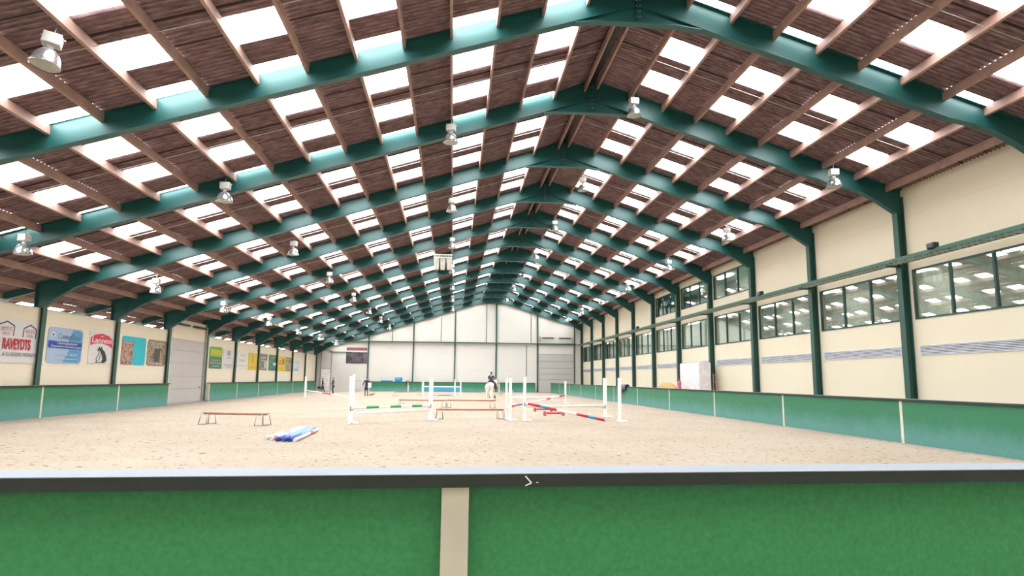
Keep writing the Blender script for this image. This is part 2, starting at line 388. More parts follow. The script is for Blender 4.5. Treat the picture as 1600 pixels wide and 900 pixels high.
# ---------------------------------------------------------------- portal frames
TW = .022
def outline_strip(mb, pts, y0, y1, th, outward=-1):
    """flange following a polyline in xz"""
    for (a, b) in zip(pts[:-1], pts[1:]):
        d = Vector((b[0]-a[0], b[1]-a[1])).normalized(); n = Vector((-d.y, d.x))*th*outward
        mb.prism([(a[0], a[1]), (b[0], b[1]), (b[0]+n.x, b[1]+n.y), (a[0]+n.x, a[1]+n.y)], 1, y0, y1)
def portal(k):
    t = empty('portal_frame', (0, FY(k), 0))
    fw = .13
    # left column: inner and outer flange, web
    mb = MB(); mb.box(XCL-.02, XCL, -.16, .16, 0, 4.86); mb.box(XCL-.43, XCL-.41, -.15, .15, 0, 5.6); mb.box(XCL-.42, XCL-.01, -.012, .012, 0, 4.86)
    mb.build('column', M_column, t)
    mb = MB(); mb.box(XCR, XCR+.02, -.15, .15, 0, 8.62); mb.box(XCR+.29, XCR+.31, -.15, .15, 0, 9.3); mb.box(XCR+.01, XCR+.30, -.012, .012, 0, 8.62)
    mb.build('column', M_column, t)
    def wedge(xa, xb): return None
    top = lambda x: sheet(x)-.05
    # left rafter web incl. haunch
    LB = [(XCL, 4.86), (-17.95, 5.22), (-17.2, 5.72), (-16.6, 5.98), (-15.5, rb(-15.5))]
    mb = MB(); prof = [(XCL-.43, 4.86)]+LB+[(XR, rb(XR)), (XR, top(XR)), (XCL-.43, top(XCL-.43))]
    mb.prism(prof, 1, -TW/2, TW/2)
    mb.build('rafter_web', M_teal, t)
    mb = MB(); outline_strip(mb, LB+[(XR, rb(XR))], -fw, fw, .022, 1); 
    outline_strip(mb, [(XCL-.43, top(XCL-.43)), (XR, top(XR))], -fw, fw, .022, 1)
    mb.build('rafter_flange', M_teal, t)
    # right
    RB = [(XR, rb(XR)), (14.9, 9.80), (15.8, 9.62), (16.5, 9.40), (17.1, 9.08), (XCR, 8.62)]
    mb = MB(); mb.prism(RB+[(XCR+.31, 8.62), (XCR+.31, top(XCR+.31)), (XR, top(XR))], 1, -TW/2, TW/2)
    mb.build('rafter_web', M_teal, t)
    mb = MB(); outline_strip(mb, RB, -fw, fw, .022, 1)
    outline_strip(mb, [(XR, top(XR)), (XCR+.31, top(XCR+.31))], -fw, fw, .022, 1)
    mb.build('rafter_flange', M_teal, t)
    # ridge gusset with its curved lower flange
    G = [(3.35, rb(3.35)-.01), (4.0, 12.31), (XR, 12.33), (6.5, 12.31), (7.2, rb(7.2)-.01)]
    mb = MB(); mb.prism(G+[(XR, rb(XR)-.005)], 1, -TW/2-.004, TW/2+.004); mb.build('ridge_gusset', M_teal, t)
    mb = MB(); outline_strip(mb, G, -fw, fw, .03, -1); mb.build('gusset_flange', M_teal, t)
    mb = MB(); mb.box(XR-.012, XR+.012, -.12, .12, 12.34, top(XR)-.02); mb.build('end_plate', M_teal, t)
    mb = MB()
    for q in range(6):
        for s in (-.05, .05): mb.lathe([(0, -.135), (.022, -.135), (.022, -.12), (0, -.12)], (XR+s, 0, 12.5+q*.17), 6)
    # turn bolts so that their heads face the viewer
    mb.v = [(x, z-(12.5+round((z+.13-12.5)/.17)*.17)+0.0, 12.5+round((z+.13-12.5)/.17)*.17+y) for x, y, z in mb.v]
    mb.build('bolt_row', M_bolt, t)
    # aisle rafter beyond the left column
    mb = MB(); x0, x1 = XL_END+.2, XCL-.43
    mb.prism([(x0, rb(x0)+.32), (x1, rb(x1)+.32), (x1, top(x1)), (x0, top(x0))], 1, -TW/2, TW/2)
    outline_strip(mb, [(x0, rb(x0)+.32), (x1, rb(x1)+.32)], -.09, .09, .02, 1)
    mb.build('aisle_rafter', M_teal, t)
    return t
for k in range(-1, 13):
    t = portal(k)
    if k == -1: lab = 'green steel portal frame overhead, before the first one in the picture'
    elif k == 0: lab = 'green steel portal frame overhead just outside the top of the picture'
    elif k == 12: lab = 'green steel portal frame standing against the far gable wall'
    elif k == 1: lab = 'nearest green steel portal frame, its apex at the top edge of the picture'
    else: lab = '%s green steel portal frame down the hall, counted from the viewer' % ORD[k-1]
    tag(t, lab, 'steel frame', 'green portal frames')

# tie rods half way between frames
for k in range(0, 12):
    y = FY(k)+S*.52
    for side, x0, x1 in (('left', -18.4, 4.95), ('right', 5.57, 17.5)):
        off = .13
        mb = MB(); mb.tube([(x0, y, pbot(x0)+off), (x1, y, pbot(x1)+off)], .012, 6)
        o = mb.build('tie_rod', M_rod)
        tag(o, 'thin white rod across the %s slope, midway %s' % (side, 'before the nearest frame' if k == 0 else 'beyond the %s frame' % (ORD[k-1])), 'rod', 'thin rods between the purlins')

# ---------------------------------------------------------------- walls
def ysplit(k): return FY(k)+.06*S, FY(k)+.95*S
mb = MB()
mb.box(XWR, XWR+.2, YB, YF, -.1, 4.25)
KS = list(range(-2, 12))
def wallseg(x0, x1, y0, y1, z0, z1):
    if y1 > y0: mb.box(x0, x1, y0, y1, z0, z1)
edges = [YB]
for k in KS: a, b = ysplit(k); edges += [max(a, YB+.1), b]
edges.append(YF)
for i in range(0, len(edges), 2): wallseg(XWR, XWR+.2, edges[i], edges[i+1], 4.25, 6.25)
mb.box(XWR, XWR+.2, YB, YF, 6.25, 7.4)
e2 = [YB]
for k in (4, 5, 6): a, b = ysplit(k); e2 += [a, b]
e2.append(YF)
for i in range(0, len(e2), 2): wallseg(XWR, XWR+.2, e2[i], e2[i+1], 7.4, 9.1)
mb.box(XWR, XWR+.2, YB, YF, 9.1, 9.72)
struct(mb.build('wall_right', M_cream))
def window(n, y0, y1, z0, z1, nm):
    fr = MB(); e = .07; x0, x1 = XWR-.02, XWR+.09
    fr.box(x0, x1, y0, y1, z0, z0+e); fr.box(x0, x1, y0, y1, z1-e, z1); fr.box(x0, x1, y0, y0+e, z0+e, z1-e); fr.box(x0, x1, y1-e, y1, z0+e, z1-e)
    o = struct(fr.build('window_%d' % n, M_darkframe))
    for q in range(1, nm+1):
        yy = y0+(y1-y0)*q/(nm+1); MB().box(x0, x1, yy-.045, yy+.045, z0+e, z1-e).build('mullion', M_darkframe, o)
    for q in range(nm+1):
        a = y0+(y1-y0)*q/(nm+1); b = y0+(y1-y0)*(q+1)/(nm+1)
        p = MB().box(XWR+.03, XWR+.045, a+.05, b-.05, z0+e, z1-e).build('pane', M_glass, o)
        # panes never hang perfectly true
        p.rotation_euler = (0, 0, 0)
n = 1
for k in KS:
    a, b = ysplit(k); a = max(a, YB+.1)
    window(n, a, b, 4.25, 6.25, 2); n += 1
for k in (4, 5, 6):
    a, b = ysplit(k); window(n, a, b, 7.4, 9.1, 2); n += 1
# rooms behind the right windows
mb = MB(); mb.box(22.4, 22.6, YB, YF, -.1, 9.8); mb.box(XWR+.2, 22.4, YB, YF, 3.6, 3.7); mb.box(XWR+.2, 22.6, YB, YF, 9.8, 9.9); mb.box(XWR+.2, 22.4, YB-.1, YB, 3.7, 9.8); mb.box(XWR+.2, 22.4, YF, YF+.1, 3.7, 9.8)
mb.box(XWR+.2, 22.4, YB, YF, 6.8, 6.9)
struct(mb.build('wall_gallery', mat('gallery_paint', (.80, .80, .72), .8)))
M_gallery_fill = bpy.data.materials.new('gallery_fill_glow'); M_gallery_fill.use_nodes = True  # added glowing strips that lighten the gallery so the panes look paler
_b = M_gallery_fill.node_tree.nodes['Principled BSDF']; _b.inputs['Emission Color'].default_value = (1, .98, .92, 1); _b.inputs['Emission Strength'].default_value = 30
for k in KS:
    for zz in (6.74, 9.72):
        if zz > 7 and k not in (4, 5, 6): continue
        o = MB().box(-.12, .12, -1.2, 1.2, -.06, .06).build('fill_light', M_gallery_fill); o.location = (20.6, FY(k)+S/2, zz)
        tag(o, 'added fill light in the gallery behind the %s window of the right wall, bay %d' % ('upper' if zz > 7 else 'lower', k+3), 'lamp', 'added fill lights in the gallery')

# left wall, interrupted by the tall door bay 5-6
DY0, DY1 = FY(5)+.5, FY(6)-.3
mb = MB()
mb.box(XWL-.12, XWL, YB, DY0-.25, -.1, 4.7); mb.box(XWL-.12, XWL, DY1+.25, YF, -.1, 4.7)
struct(mb.build('wall_left', M_creamL))
mb = MB(); mb.box(XWL-.14, XWL+.04, YB, DY0-.25, 4.7, 4.74); mb.box(XWL-.14, XWL+.04, DY1+.25, YF, 4.7, 4.74)
struct(mb.build('trim_1', M_post))
mb = MB(); mb.box(XL_END, XL_END+.15, YB, YF, -.1, sheet(XL_END)-.05); struct(mb.build('wall_aisle', M_creamL))
# gable and the wall behind the viewer
def gable(y0, y1, name, m):
    e = .04
    mb = MB(); mb.prism([(XL_END, -.1), (22.5, -.1), (22.5, 9.7), (XWR+.2, 9.7), (XWR+.2, sheet(XWR)-e), (XR, sheet(XR)-e), (XL_END, sheet(XL_END)-e)], 1, y0, y1); return struct(mb.build(name, m))
gable(YF, YF+.2, 'wall_back', M_gable)
gable(YB-.2, YB, 'wall_front', M_cream)

# tall sectional door in the left wall
d = empty('door_1', (XWL, (DY0+DY1)/2, 0)); struct(d)
hw = (DY1-DY0)/2
for i, (a, b) in enumerate(((0, .9), (.9, 1.75), (1.75, 2.65), (2.65, 3.5), (3.5, 4.25), (4.25, 5.6))):
    MB().box(-.05, .02, -hw, hw, a+.015, b-.015).build('panel', M_doorgrey if i < 5 else M_creamL, d)
mb = MB(); mb.box(-.06, .0, -hw, hw, 0, 5.6); mb.build('backing', M_galv, d)
for s in (-1, 1):
    MB().box(-.1, .1, s*(hw+.04)-.05, s*(hw+.04)+.05, 0, 5.6).build('guide_rail', M_galv, d)
    MB().box(-.12, .12, s*(hw+.16)-.07, s*(hw+.16)+.07, 0, 5.4).build('jamb', M_post, d)
mb = MB(); mb.tube([(.15, -hw+.2, 5.25), (.15, -.4, 5.25)], .07, 10); mb.tube([(.15, .4, 5.25), (.15, hw-.2, 5.25)], .07, 10); mb.build('spring', M_black, d)
mb = MB(); mb.lathe([(0, 0), (.06, 0), (.06, .05), (0, .05)], (.06, hw-.5, .95), 10); mb.build('handle', M_black, d)

# far right sectional door in the gable
d = empty('door_2', (14.35, YF, 0)); struct(d)
for a, b in ((0, 1.75), (1.75, 2.55), (2.55, 3.35), (3.35, 4.3), (4.3, 5.3), (5.3, 6.6)):
    MB().box(-2.45, 2.45, -.08, -.02, a+.02, b-.02).build('panel', M_doorgrey if b < 5.4 else M_gable, d)
MB().box(-2.45, 2.45, -.05, 0, 0, 6.6).build('backing', M_greyW, d)
for s in (-1, 1): MB().box(s*2.55-.06, s*2.55+.06, -.14, 0, 0, 6.7).build('guide_rail', M_galv, d)
mb = MB(); mb.tube([(-2.0, -.25, 7.55), (-.35, -.25, 7.55)], .09, 10); mb.tube([(.35, -.25, 7.55), (2.05, -.25, 7.55)], .09, 10); mb.build('spring', M_black, d)
mb = MB(); mb.box(-2.3, -2.22, -.25, 0, 6.95, 7.75); mb.box(2.22, 2.3, -.25, 0, 6.95, 7.75); mb.build('spring_bracket', M_galv, d)
# small door in the far left corner
d = empty('door_3', (-17.25, YF, 0)); struct(d)
MB().box(-.62, .62, -.06, 0, 0, 2.95).build('leaf', M_white, d)
MB().box(-.62, .62, -.06, 0, 3.05, 5.3).build('panel', M_gable, d)
mb = MB()
for s in (-1, 1): mb.box(s*.68-.06, s*.68+.06, -.12, 0, 0, 5.4)
mb.box(-.62, .62, -.1, 0, 2.95, 3.05); mb.box(-.74, .74, -.12, 0, 5.4, 5.5)
mb.build('door_frame', M_galv, d)
# gable posts, rails and pipes
ti = 2
for x, z0, z1, ww in ((-11.65, 0, 0, .17), (-5.55, 0, 0, .17), (.15, 0, 0, .17), (5.9, 0, 0, .2), (11.72, 0, 0, .2), (16.95, 0, 0, .12)):
    z1 = rb(x)+.3
    mb = MB(); mb.box(x-ww/2, x+ww/2, YF-.16, YF-.14, 0, z1); mb.box(x-.01, x+.01, YF-.14, YF, 0, z1); mb.box(x-ww/2, x+ww/2, YF-.02, YF, 0, z1)
    struct(mb.build('trim_%d' % ti, M_column)); ti += 1
for x, z0, z1 in ((-8.45, 6.8, 8.5), (-1.8, 6.8, 10.2), (4.5, 6.8, 12.3), (10.8, 6.8, 10.9), (10.15, 2.2, 6.6), (-17.9, 5.5, 6.6)):
    mb = MB(); mb.tube([(x, YF-.05, z0), (x, YF-.05, z1)], .035, 8); struct(mb.build('trim_%d' % ti, M_column)); ti += 1

# ---------------------------------------------------------------- cable ladder along the right wall and gable
t = empty('cable_ladder', (17.5, 45, 6.55)); tag(t, 'long green cable ladder fixed along the right wall above the windows', 'cable ladder')
def loc(mb, c): mb.v = [(x-c[0], y-c[1], z-c[2]) for x, y, z in mb.v]; return mb
c = (17.5, 45, 6.55)
loc(MB().box(17.28, 17.34, 5, YF-.4, 6.50, 6.64), c).build('rail', M_cable, t)
loc(MB().box(17.70, 17.76, 5, YF-.4, 6.46, 6.60), c).build('rail', M_cable, t)
ys_r = [11.6+.28*i for i in range(int((YF-.6-11.6)/.28))]
rung0 = MB().box(-.18, .18, -.03, .03, -.02, .02).build('rung', M_rung, t)
for i, y in enumerate(ys_r[:100]):
    o = rung0 if i == 0 else rung0.copy()
    if i: COL.objects.link(o)
    o.location = (.02, y-45, -.07)
mb = MB()
for y in ys_r[100:]: mb.box(17.34, 17.70, y-.03, y+.03, 6.46, 6.50)
tag(loc(mb, c).build('rungs', M_rung, t), None, None, None, 'stuff')
for k in range(0, 12):
    loc(MB().box(17.25, XCR, FY(k)-.05, FY(k)+.05, 6.38, 6.45), c).build('bracket', M_cable, t)
for i, (yy, lab) in enumerate(((at(1457, 384, 0, 17.3).y, 'dark box lamp clamped on the cable ladder beside the nearest right column'), (at(1188, 458, 0, 17.3).y, 'dark box lamp on the cable ladder beside the fourth frame column'), (at(996, 505, 0, 17.3).y, 'small dark box lamp far along the cable ladder'))):
    f = empty('flood_lamp', (17.3, yy, 6.64)); tag(f, lab, 'lamp')
    MB().box(-.10, .12, -.19, .19, -.02, .20).build('housing', M_black, f, .03)
    MB().box(-.13, -.10, -.15, .15, .02, .17).build('front_glass', mat('smoked_glass', (.06, .045, .05), .2), f)
t = empty('cable_tray', (0, YF-.3, 6.72)); tag(t, 'dark cable tray running level across the far gable wall', 'cable tray')
mb = MB(); mb.box(-15.6, 17.2, -.18, -.13, -.06, .08); mb.box(-15.6, 17.2, .13, .18, -.06, .08); mb.box(-15.6, 17.2, -.13, .13, -.06, -.03); mb.build('tray', M_column, t)
for x in (-11.6, -5.5, .2, 5.9, 11.7): MB().box(x-.05, x+.05, -.15, .28, -.14, -.06).build('bracket', M_column, t)
MB().box(-16.9, -13.9, .1, .2, -1.55, -1.45).build('lower_rail', M_column, t)

# ---------------------------------------------------------------- ventilation grilles
M_grille = mat('grille_metal', (.66, .68, .72), .5, .1, alb=1.0)
for k in range(0, 12):
    a, b = FY(k)+.09*S, FY(k)+.93*S
    t = empty('ventilation_grille', (XWR, (a+b)/2, 3.03)); L = (b-a)/2
    place = 'near the right edge of the picture' if k <= 1 else 'beyond the %s frame column' % ORD[k-1]
    tag(t, 'long grey slatted grille low in the right wall, %s' % place, 'grille', 'ventilation grilles in the right wall')
    MB().box(-.004, .0, -L, L, -.17, .17).build('backing', mat('grille_dark', (.11, .12, .15), .7), t)
    mb = MB(); mb.box(-.03, 0, -L, L, .165, .19); mb.box(-.03, 0, -L, L, -.19, -.165); mb.box(-.03, 0, -L, -L+.03, -.165, .165); mb.box(-.03, 0, L-.03, L, -.165, .165); mb.build('frame', M_grille, t)
    mb = MB()
    for q in range(6):
        z = -.135+q*.054
        mb.prism([(-.028, z-.012), (-.004, z+.010), (-.004, z+.018), (-.028, z-.002)], 1, -L+.03, L-.03)
    mb.build('slat_row', M_grille, t)

# ---------------------------------------------------------------- kickboards
def barrier(name, label, p0, p1, posts, inward, capmat=M_captop, board=M_board, H=1.3, pw=.12, off=0):
    """a run of boards from p0 to p1; inward = unit vector towards the riders; posts = distances along the run"""
    p0 = Vector((p0[0], p0[1], 0)); p1 = Vector((p1[0], p1[1], 0)); L = (p1-p0).length; ang = math.atan2(p1.y-p0.y, p1.x-p0.x)
    t = empty(name, p0, ang); tag(t, label, 'kickboard fence')
    s = 1 if Vector((-math.sin(ang), math.cos(ang), 0)).dot(Vector((*inward, 0))) > 0 else -1   # +1: riders on local +y
    posts = sorted(posts); cuts = [0]+[q for q in posts if 0 < q < L]+[L]
    for a, b in zip(cuts[:-1], cuts[1:]):
        MB().box(a+pw/2 if a in posts else a, b-pw/2 if b in posts else b, *(sorted((0, -s*.05))), -.15, H-.06).build('board', board, t)
    for q in posts:
        if 0 <= q <= L: MB().box(q-pw/2, q+pw/2, *(sorted((s*.012, -s*.10))), -.15, H-.06).build('post', M_post, t)
    MB().box(0, L, -.17 if s > 0 else -.07, .07 if s > 0 else .17, H-.06, H-.004).build('cap_board', M_capside, t)
    MB().box(0, L, -.172 if s > 0 else -.072, .072 if s > 0 else .172, H-.004, H).build('cap_sheet', capmat, t)
    return t
posts = [18.5+7.0*i - 3.0 for i in range(-2, 11)]
barrier('kickboard_fence', 'green kickboard fence with cream posts along the right side of the sand', (XBR, 3.3), (XBR, 89.0), [p-.3 for p in posts if p > .3], (-1, 0))
lposts = [28.76+6.6*i for i in range(-3, 10)]
ya, yb_ = at(263, 615, 0, XBL).y, at(326, 615, 0, XBL).y
barrier('kickboard_fence', 'green kickboard fence under the large signs, before the tall grey door', (XBL, 3.3), (XBL, ya), [at(64.5, 630, 0, XBL).y-3.3, at(184.5, 620, 0, XBL).y-3.3, 22.0-3.3, 15.4-3.3, 8.8-3.3], (1, 0))
barrier('kickboard_fence', 'green kickboard fence under the small signs, beyond the tall grey door', (XBL, yb_), (XBL, 89.4), [.06]+[at(q, 612, 0, XBL).y-yb_ for q in (370, 403.5, 433, 457, 479)], (1, 0))
# returns beside the door
for yy in (ya, yb_):
    o = MB().box(XWL, XBL, yy-.04, yy+.04, 0, 1.24).build('return_board', M_post); tag(o, 'short cream board closing the gap %s the tall grey door' % ('before' if yy == ya else 'beyond'), 'board')
farposts = []
for px in (576, 638, 660, 720, 780, 840): farposts.append(at(px, 600, 1, 89.6).x+11.6)
barrier('kickboard_fence', 'green kickboard fence across the far end of the sand', (-11.6, 89.6), (11.3, 89.6), [q for q in farposts if 0 <= q <= 22.9], (0, -1), pw=.18)
# the fence the viewer looks over
NH = 1.335
f0, f1 = at(40, 763, 2, NH-.06), at(1560, 747.5, 2, NH-.06)
dirn = (f1-f0).normalized(); pn = at(712, 762, 2, NH-.06)
NA = pn-dirn*18.0; NB = pn+dirn*13.1
nf = barrier('kickboard_fence', 'green fence with a grey capped rail in front of the viewer', (NA.x, NA.y), (NB.x, NB.y), [4.0, 11.0, 18.0, 25.0], (0, 1), board=M_nearboard, H=NH, pw=.122)
for ch in list(nf.children):      # this side shows the back: shift so that the fascia lies on the measured line
    ch.location.y = .17 if ch.name.startswith('cap') else (.115 if ch.name.startswith('post') else .13)
o = MB().bar((0, 0, 0), (.028, 0, -.03), .004, .006).bar((.028, 0, -.03), (.0, 0, -.042), .004, .005).bar((.05, 0, -.028), (.06, 0, -.029), .003, .004).build('paint_scratch', M_white, nf)
sp = at(821, 745, 2, NH-.015); o.location = ((Vector((sp.x, sp.y, 0))-Vector((NA.x, NA.y, 0))).length, -.003, NH-.012)
# the fence and sand meet behind the near fence
MB()

# ---------------------------------------------------------------- lamps
def make_lamp():
    t = empty('high_bay_lamp')
    mb = MB(); mb.tube([(0, 0, 0), (0, 0, -.17)], .012, 6); mb.tube([(0, 0, -.02), (.02, 0, .04)], .01, 6); mb.build('hook', M_galv, t)
    mb = MB(); mb.box(-.17, .17, -.13, .13, -.41, -.16); mb.box(-.23, .23, -.02, .02, -.24, -.20); mb.build('ballast_box', M_lamphouse, t, .03)
    MB().lathe([(.085, -.40), (.062, -.43), (.062, -.50), (.085, -.52)], n=20).build('neck', M_lamphouse, t)
    MB().lathe([(.08, -.51), (.13, -.53), (.19, -.59), (.235, -.67), (.265, -.77), (.278, -.87), (.292, -.875), (.275, -.89)], n=28).build('reflector', M_reflector, t)
    MB().lathe([(.275, -.88), (.18, -.905), (.0, -.915)], n=28).build('lens', M_lampglass, t)
    return t
LY = [13.4+10.22*i for i in range(8)]
LY = [y-.42 if any(abs(y-FY(k)) < .4 for k in range(13)) else y for y in LY]   # clear of the frames
rows = [(-15.05, 'row nearest the left wall', 1), (-8.4, 'second row from the left', 0), (-.29, 'row just left of the ridge', 1), (6.83, 'row right of the ridge', 1), (14.9, 'row nearest the right wall', 1)]
lamp0 = make_lamp(); first = True
for x, desc, i0 in rows:
    for i in range(i0, 8):
        o = lamp0 if first else copy_tree(lamp0); first = False
        o.location = (x, LY[i], pbot(x)-.04); o.rotation_euler = (0, 0, random.uniform(-.3, .3))
        if i == 0: o.rotation_euler = (math.radians(-4), math.radians(7), .4)
        tag(o, 'white hanging bell lamp, %s from the viewer, %s' % (ORD[i-i0], desc), 'lamp', 'high bay lamps under the roof')

# loudspeaker cluster under the roof
pc = at(692, 411, 1, 47.0)
t = empty('loudspeaker_cluster', (pc.x, 47.0, pc.z)); tag(t, 'three pale loudspeakers side by side under a hanging truss below the roof', 'loudspeakers')
mb = MB()
for z in (.42, .62):
    for yy in (-.1, .1): mb.tube([(-.68, yy, z), (.68, yy, z)], .022, 6)
for q in range(8):
    x = -.68+q*.17; mb.tube([(x, -.1, .42), (x+.17, -.1, .62)], .012, 5); mb.tube([(x, .1, .62), (x+.17, .1, .42)], .012, 5)
mb.build('truss', M_white, t)
for q in range(3):
    x = (q-1)*.46
    mb = MB(); mb.prism([(x-.2, .34), (x+.2, .34), (x+.16, -.5), (x-.16, -.5)], 1, -.18, .2); mb.build('speaker_box', mat('speaker_cream', (.78, .74, .64), .6), t, .02)
for x in (-.6, .6): 
    mb = MB(); mb.tube([(x, 0, .62), (x, 0, sheet(pc.x+x)-pc.z-.1)], .012, 5); mb.build('suspension_wire', M_galv, t)

# ---------------------------------------------------------------- signs on the left wall
def rrect(w_, h, r, n=6):
    pts = []
    for cx, cz, a0 in ((w_/2-r, h/2-r, 0), (-w_/2+r, h/2-r, 90), (-w_/2+r, -h/2+r, 180), (w_/2-r, -h/2+r, 270)):
        for i in range(n+1): a = math.radians(a0+90*i/n); pts.append((cx+r*math.cos(a), cz+r*math.sin(a)))
    return pts
def flat(c): return mat('print_%d_%d_%d' % tuple(int(v*1000) for v in c), c, .55, 0, (4, .4, tuple(v*.94 for v in c)))
def text_mesh(s, h, width=None, bold=0.0):
    cu = bpy.data.curves.new('t', 'FONT'); cu.body = s; cu.size = 1; cu.align_x = 'CENTER'; cu.align_y = 'CENTER'; cu.offset = bold; cu.extrude = 0.004
    ob = bpy.data.objects.new('t', cu); COL.objects.link(ob); dg = bpy.context.evaluated_depsgraph_get(); dg.update()
    me = bpy.data.meshes.new_from_object(ob.evaluated_get(dg)); bpy.data.objects.remove(ob); bpy.data.curves.remove(cu)
    xs = [v.co.x for v in me.vertices]; ys = [v.co.y for v in me.vertices]
    sx = (width/(max(xs)-min(xs))) if width else h/(max(ys)-min(ys)); sy = h/(max(ys)-min(ys)); cx = (max(xs)+min(xs))/2; cyy = (max(ys)+min(ys))/2
    for v in me.vertices: v.co = Vector(((v.co.x-cx)*sx, (v.co.y-cyy)*sy, v.co.z*.6))
    return me
ROT = {'L': Matrix(((0, 0, 1), (1, 0, 0), (0, 1, 0))), 'G': Matrix(((1, 0, 0), (0, 0, -1), (0, 1, 0)))}
def picture_mat(name, cols, sc=3.):
    if name in MATS: return MATS[name]
    m = bpy.data.materials.new(name); m.use_nodes = True; nt = m.node_tree; bs = nt.nodes['Principled BSDF']; bs.inputs['Roughness'].default_value = .5
    tc = nt.nodes.new('ShaderNodeTexCoord'); v = nt.nodes.new('ShaderNodeTexNoise'); v.inputs['Scale'].default_value = sc; v.inputs['Detail'].default_value = 5; v.inputs['Distortion'].default_value = .8
    nt.links.new(tc.outputs['Object'], v.inputs['Vector']); rp = nt.nodes.new('ShaderNodeValToRGB'); rp.color_ramp.interpolation = 'CONSTANT'
    n = len(cols)
    for i, c in enumerate(cols):
        pos = .34+.32*i/max(1, n-1)
        e = rp.color_ramp.elements[i] if i < 2 else rp.color_ramp.elements.new(pos)
        e.position = pos; e.color = (*[v*ALBEDO for v in c], 1)
    nt.links.new(v.outputs['Fac'], rp.inputs['Fac']); nt.links.new(rp.outputs[0], bs.inputs['Base Color']); MATS[name] = m; return m
def sign(wall, a, b, z0, z1, base, label, items, r=.0, name='banner'):
    w_, h = b-a, z1-z0
    if wall == 'L': origin = Vector((XWL+.012, (a+b)/2, (z0+z1)/2))
    else: origin = Vector(((a+b)/2, YF-.03, (z0+z1)/2))
    R = ROT[wall].to_4x4()
    def put(me_or_mb, nm, m, parent, lift):
        if isinstance(me_or_mb, MB):
            o = me_or_mb.build(nm, m, parent)
        else:
            me_or_mb.materials.clear(); me_or_mb.materials.append(m); o = bpy.data.objects.new(nm, me_or_mb); COL.objects.link(o)
            if parent: o.parent = parent
        if parent: o.location = (0, 0, lift)
        return o
    mb = MB(); prof = rrect(w_, h, max(r, .01)); mb.prism(prof, 2, -.01, .01)
    o = put(mb, name, base if not isinstance(base, tuple) else flat(base), None, 0)
    o.matrix_world = Matrix.Translation(origin) @ R
    tag(o, label, 'sign')
    lift = .012
    for it in items:
        k = it[0]
        if k == 'rect':
            _, u0, v0, u1, v1, m = it[:6]; mb = MB(); mb.box((u0-.5)*w_, (u1-.5)*w_, (v0-.5)*h, (v1-.5)*h, 0, .003)
            put(mb, it[6] if len(it) > 6 else 'band', m if not isinstance(m, tuple) else flat(m), o, lift)
        elif k == 'text':
            _, s, u, v, hh, ww, c = it[:7]; me = text_mesh(s, hh*h, ww*w_ if ww else None, it[7] if len(it) > 7 else 0)
            x = put(me, 'lettering', flat(c), o, lift); x.location = ((u-.5)*w_, (v-.5)*h, lift)
        elif k == 'poly':
            _, pts, c = it[:3]; mb = MB(); mb.prism([((u-.5)*w_, (v-.5)*h) for u, v in pts], 2, 0, .003); put(mb, it[3] if len(it) > 3 else 'emblem', flat(c), o, lift)
        elif k == 'line':
            _, pts, th, c = it; mb = MB()
            for p, q in zip(pts[:-1], pts[1:]): mb.bar(((p[0]-.5)*w_, (p[1]-.5)*h, .002), ((q[0]-.5)*w_, (q[1]-.5)*h, .002), th, .004)
            put(mb, 'emblem', flat(c), o, lift)
        lift += .0035
    return o
def fb(k, f): return FY(k)+f*S
RED = (.62, .02, .05); BLK = (.02, .02, .022); WHT = (.80, .78, .76); GRY = (.32, .32, .33)
PINK = (.72, .42, .40)
# first sign: lettering with two barn outlines
sign('L', 28.05, 30.85, 2.25, 4.05, WHT, 'white sign with red RAVEYDTS lettering under two black barn outlines', [
    ('line', [(.06, .62), (.07, .86), (.24, .95), (.41, .86), (.40, .62)], .05, BLK), ('line', [(.62, .62), (.63, .83), (.78, .92), (.93, .83), (.92, .60)], .05, BLK),
    ('text', 'RAVEYDTS', .24, .78, .10, .24, PINK), ('text', 'HOUT', .24, .67, .08, .16, PINK), ('text', 'RAVEYDTS', .78, .77, .10, .22, PINK), ('text', 'STAAL', .78, .66, .08, .16, PINK),
    ('text', 'RAVEYDTS', .50, .44, .26, .64, RED, .035), ('text', 'TEL. & KLASSIEKE WERKEN', .5, .20, .09, .92, GRY)], .02)
LBL = (.42, .56, .74)
sign('L', fb(3, .10), fb(3, .53), 2.3, 3.98, LBL, 'pale blue rounded sign with a dark blue band of white lettering', [
    ('poly', [(.45, .03), (.9, .03), (.97, .1), (.97, .9), (.9, .97), (.7, .97), (.58, .7), (.62, .4)], (.10, .36, .62), 'corner_shade'),
    ('rect', .02, .42, .98, .62, (.015, .07, .42)), ('poly', [(.13+.06*math.cos(i*PI/6), .79+.07*math.sin(i*PI/6)) for i in range(12)], (.75, .82, .9)), ('poly', [(.13+.03*math.cos(i*PI/6), .79+.035*math.sin(i*PI/6)) for i in range(12)], (.03, .12, .5)),
    ('text', "Connect'Now", .60, .77, .17, .66, (.20, .27, .42)), ('text', 'Cementdekvloeren', .54, .57, .07, .58, WHT, .01), ('text', 'Polyurethaan & Isolatie-chapes', .52, .47, .07, .86, WHT, .01),
    ('text', 'Tel. & fax 051 500 000', .55, .25, .06, .6, (.75, .84, .92)), ('text', 'www.connectnow.be', .58, .13, .06, .66, (.75, .84, .92))], .22)
arch = [(.04, .56), (.04, .80), (.2, .90), (.5, .96), (.8, .90), (.97, .78), (.97, .52), (.8, .60), (.5, .65), (.2, .62)]
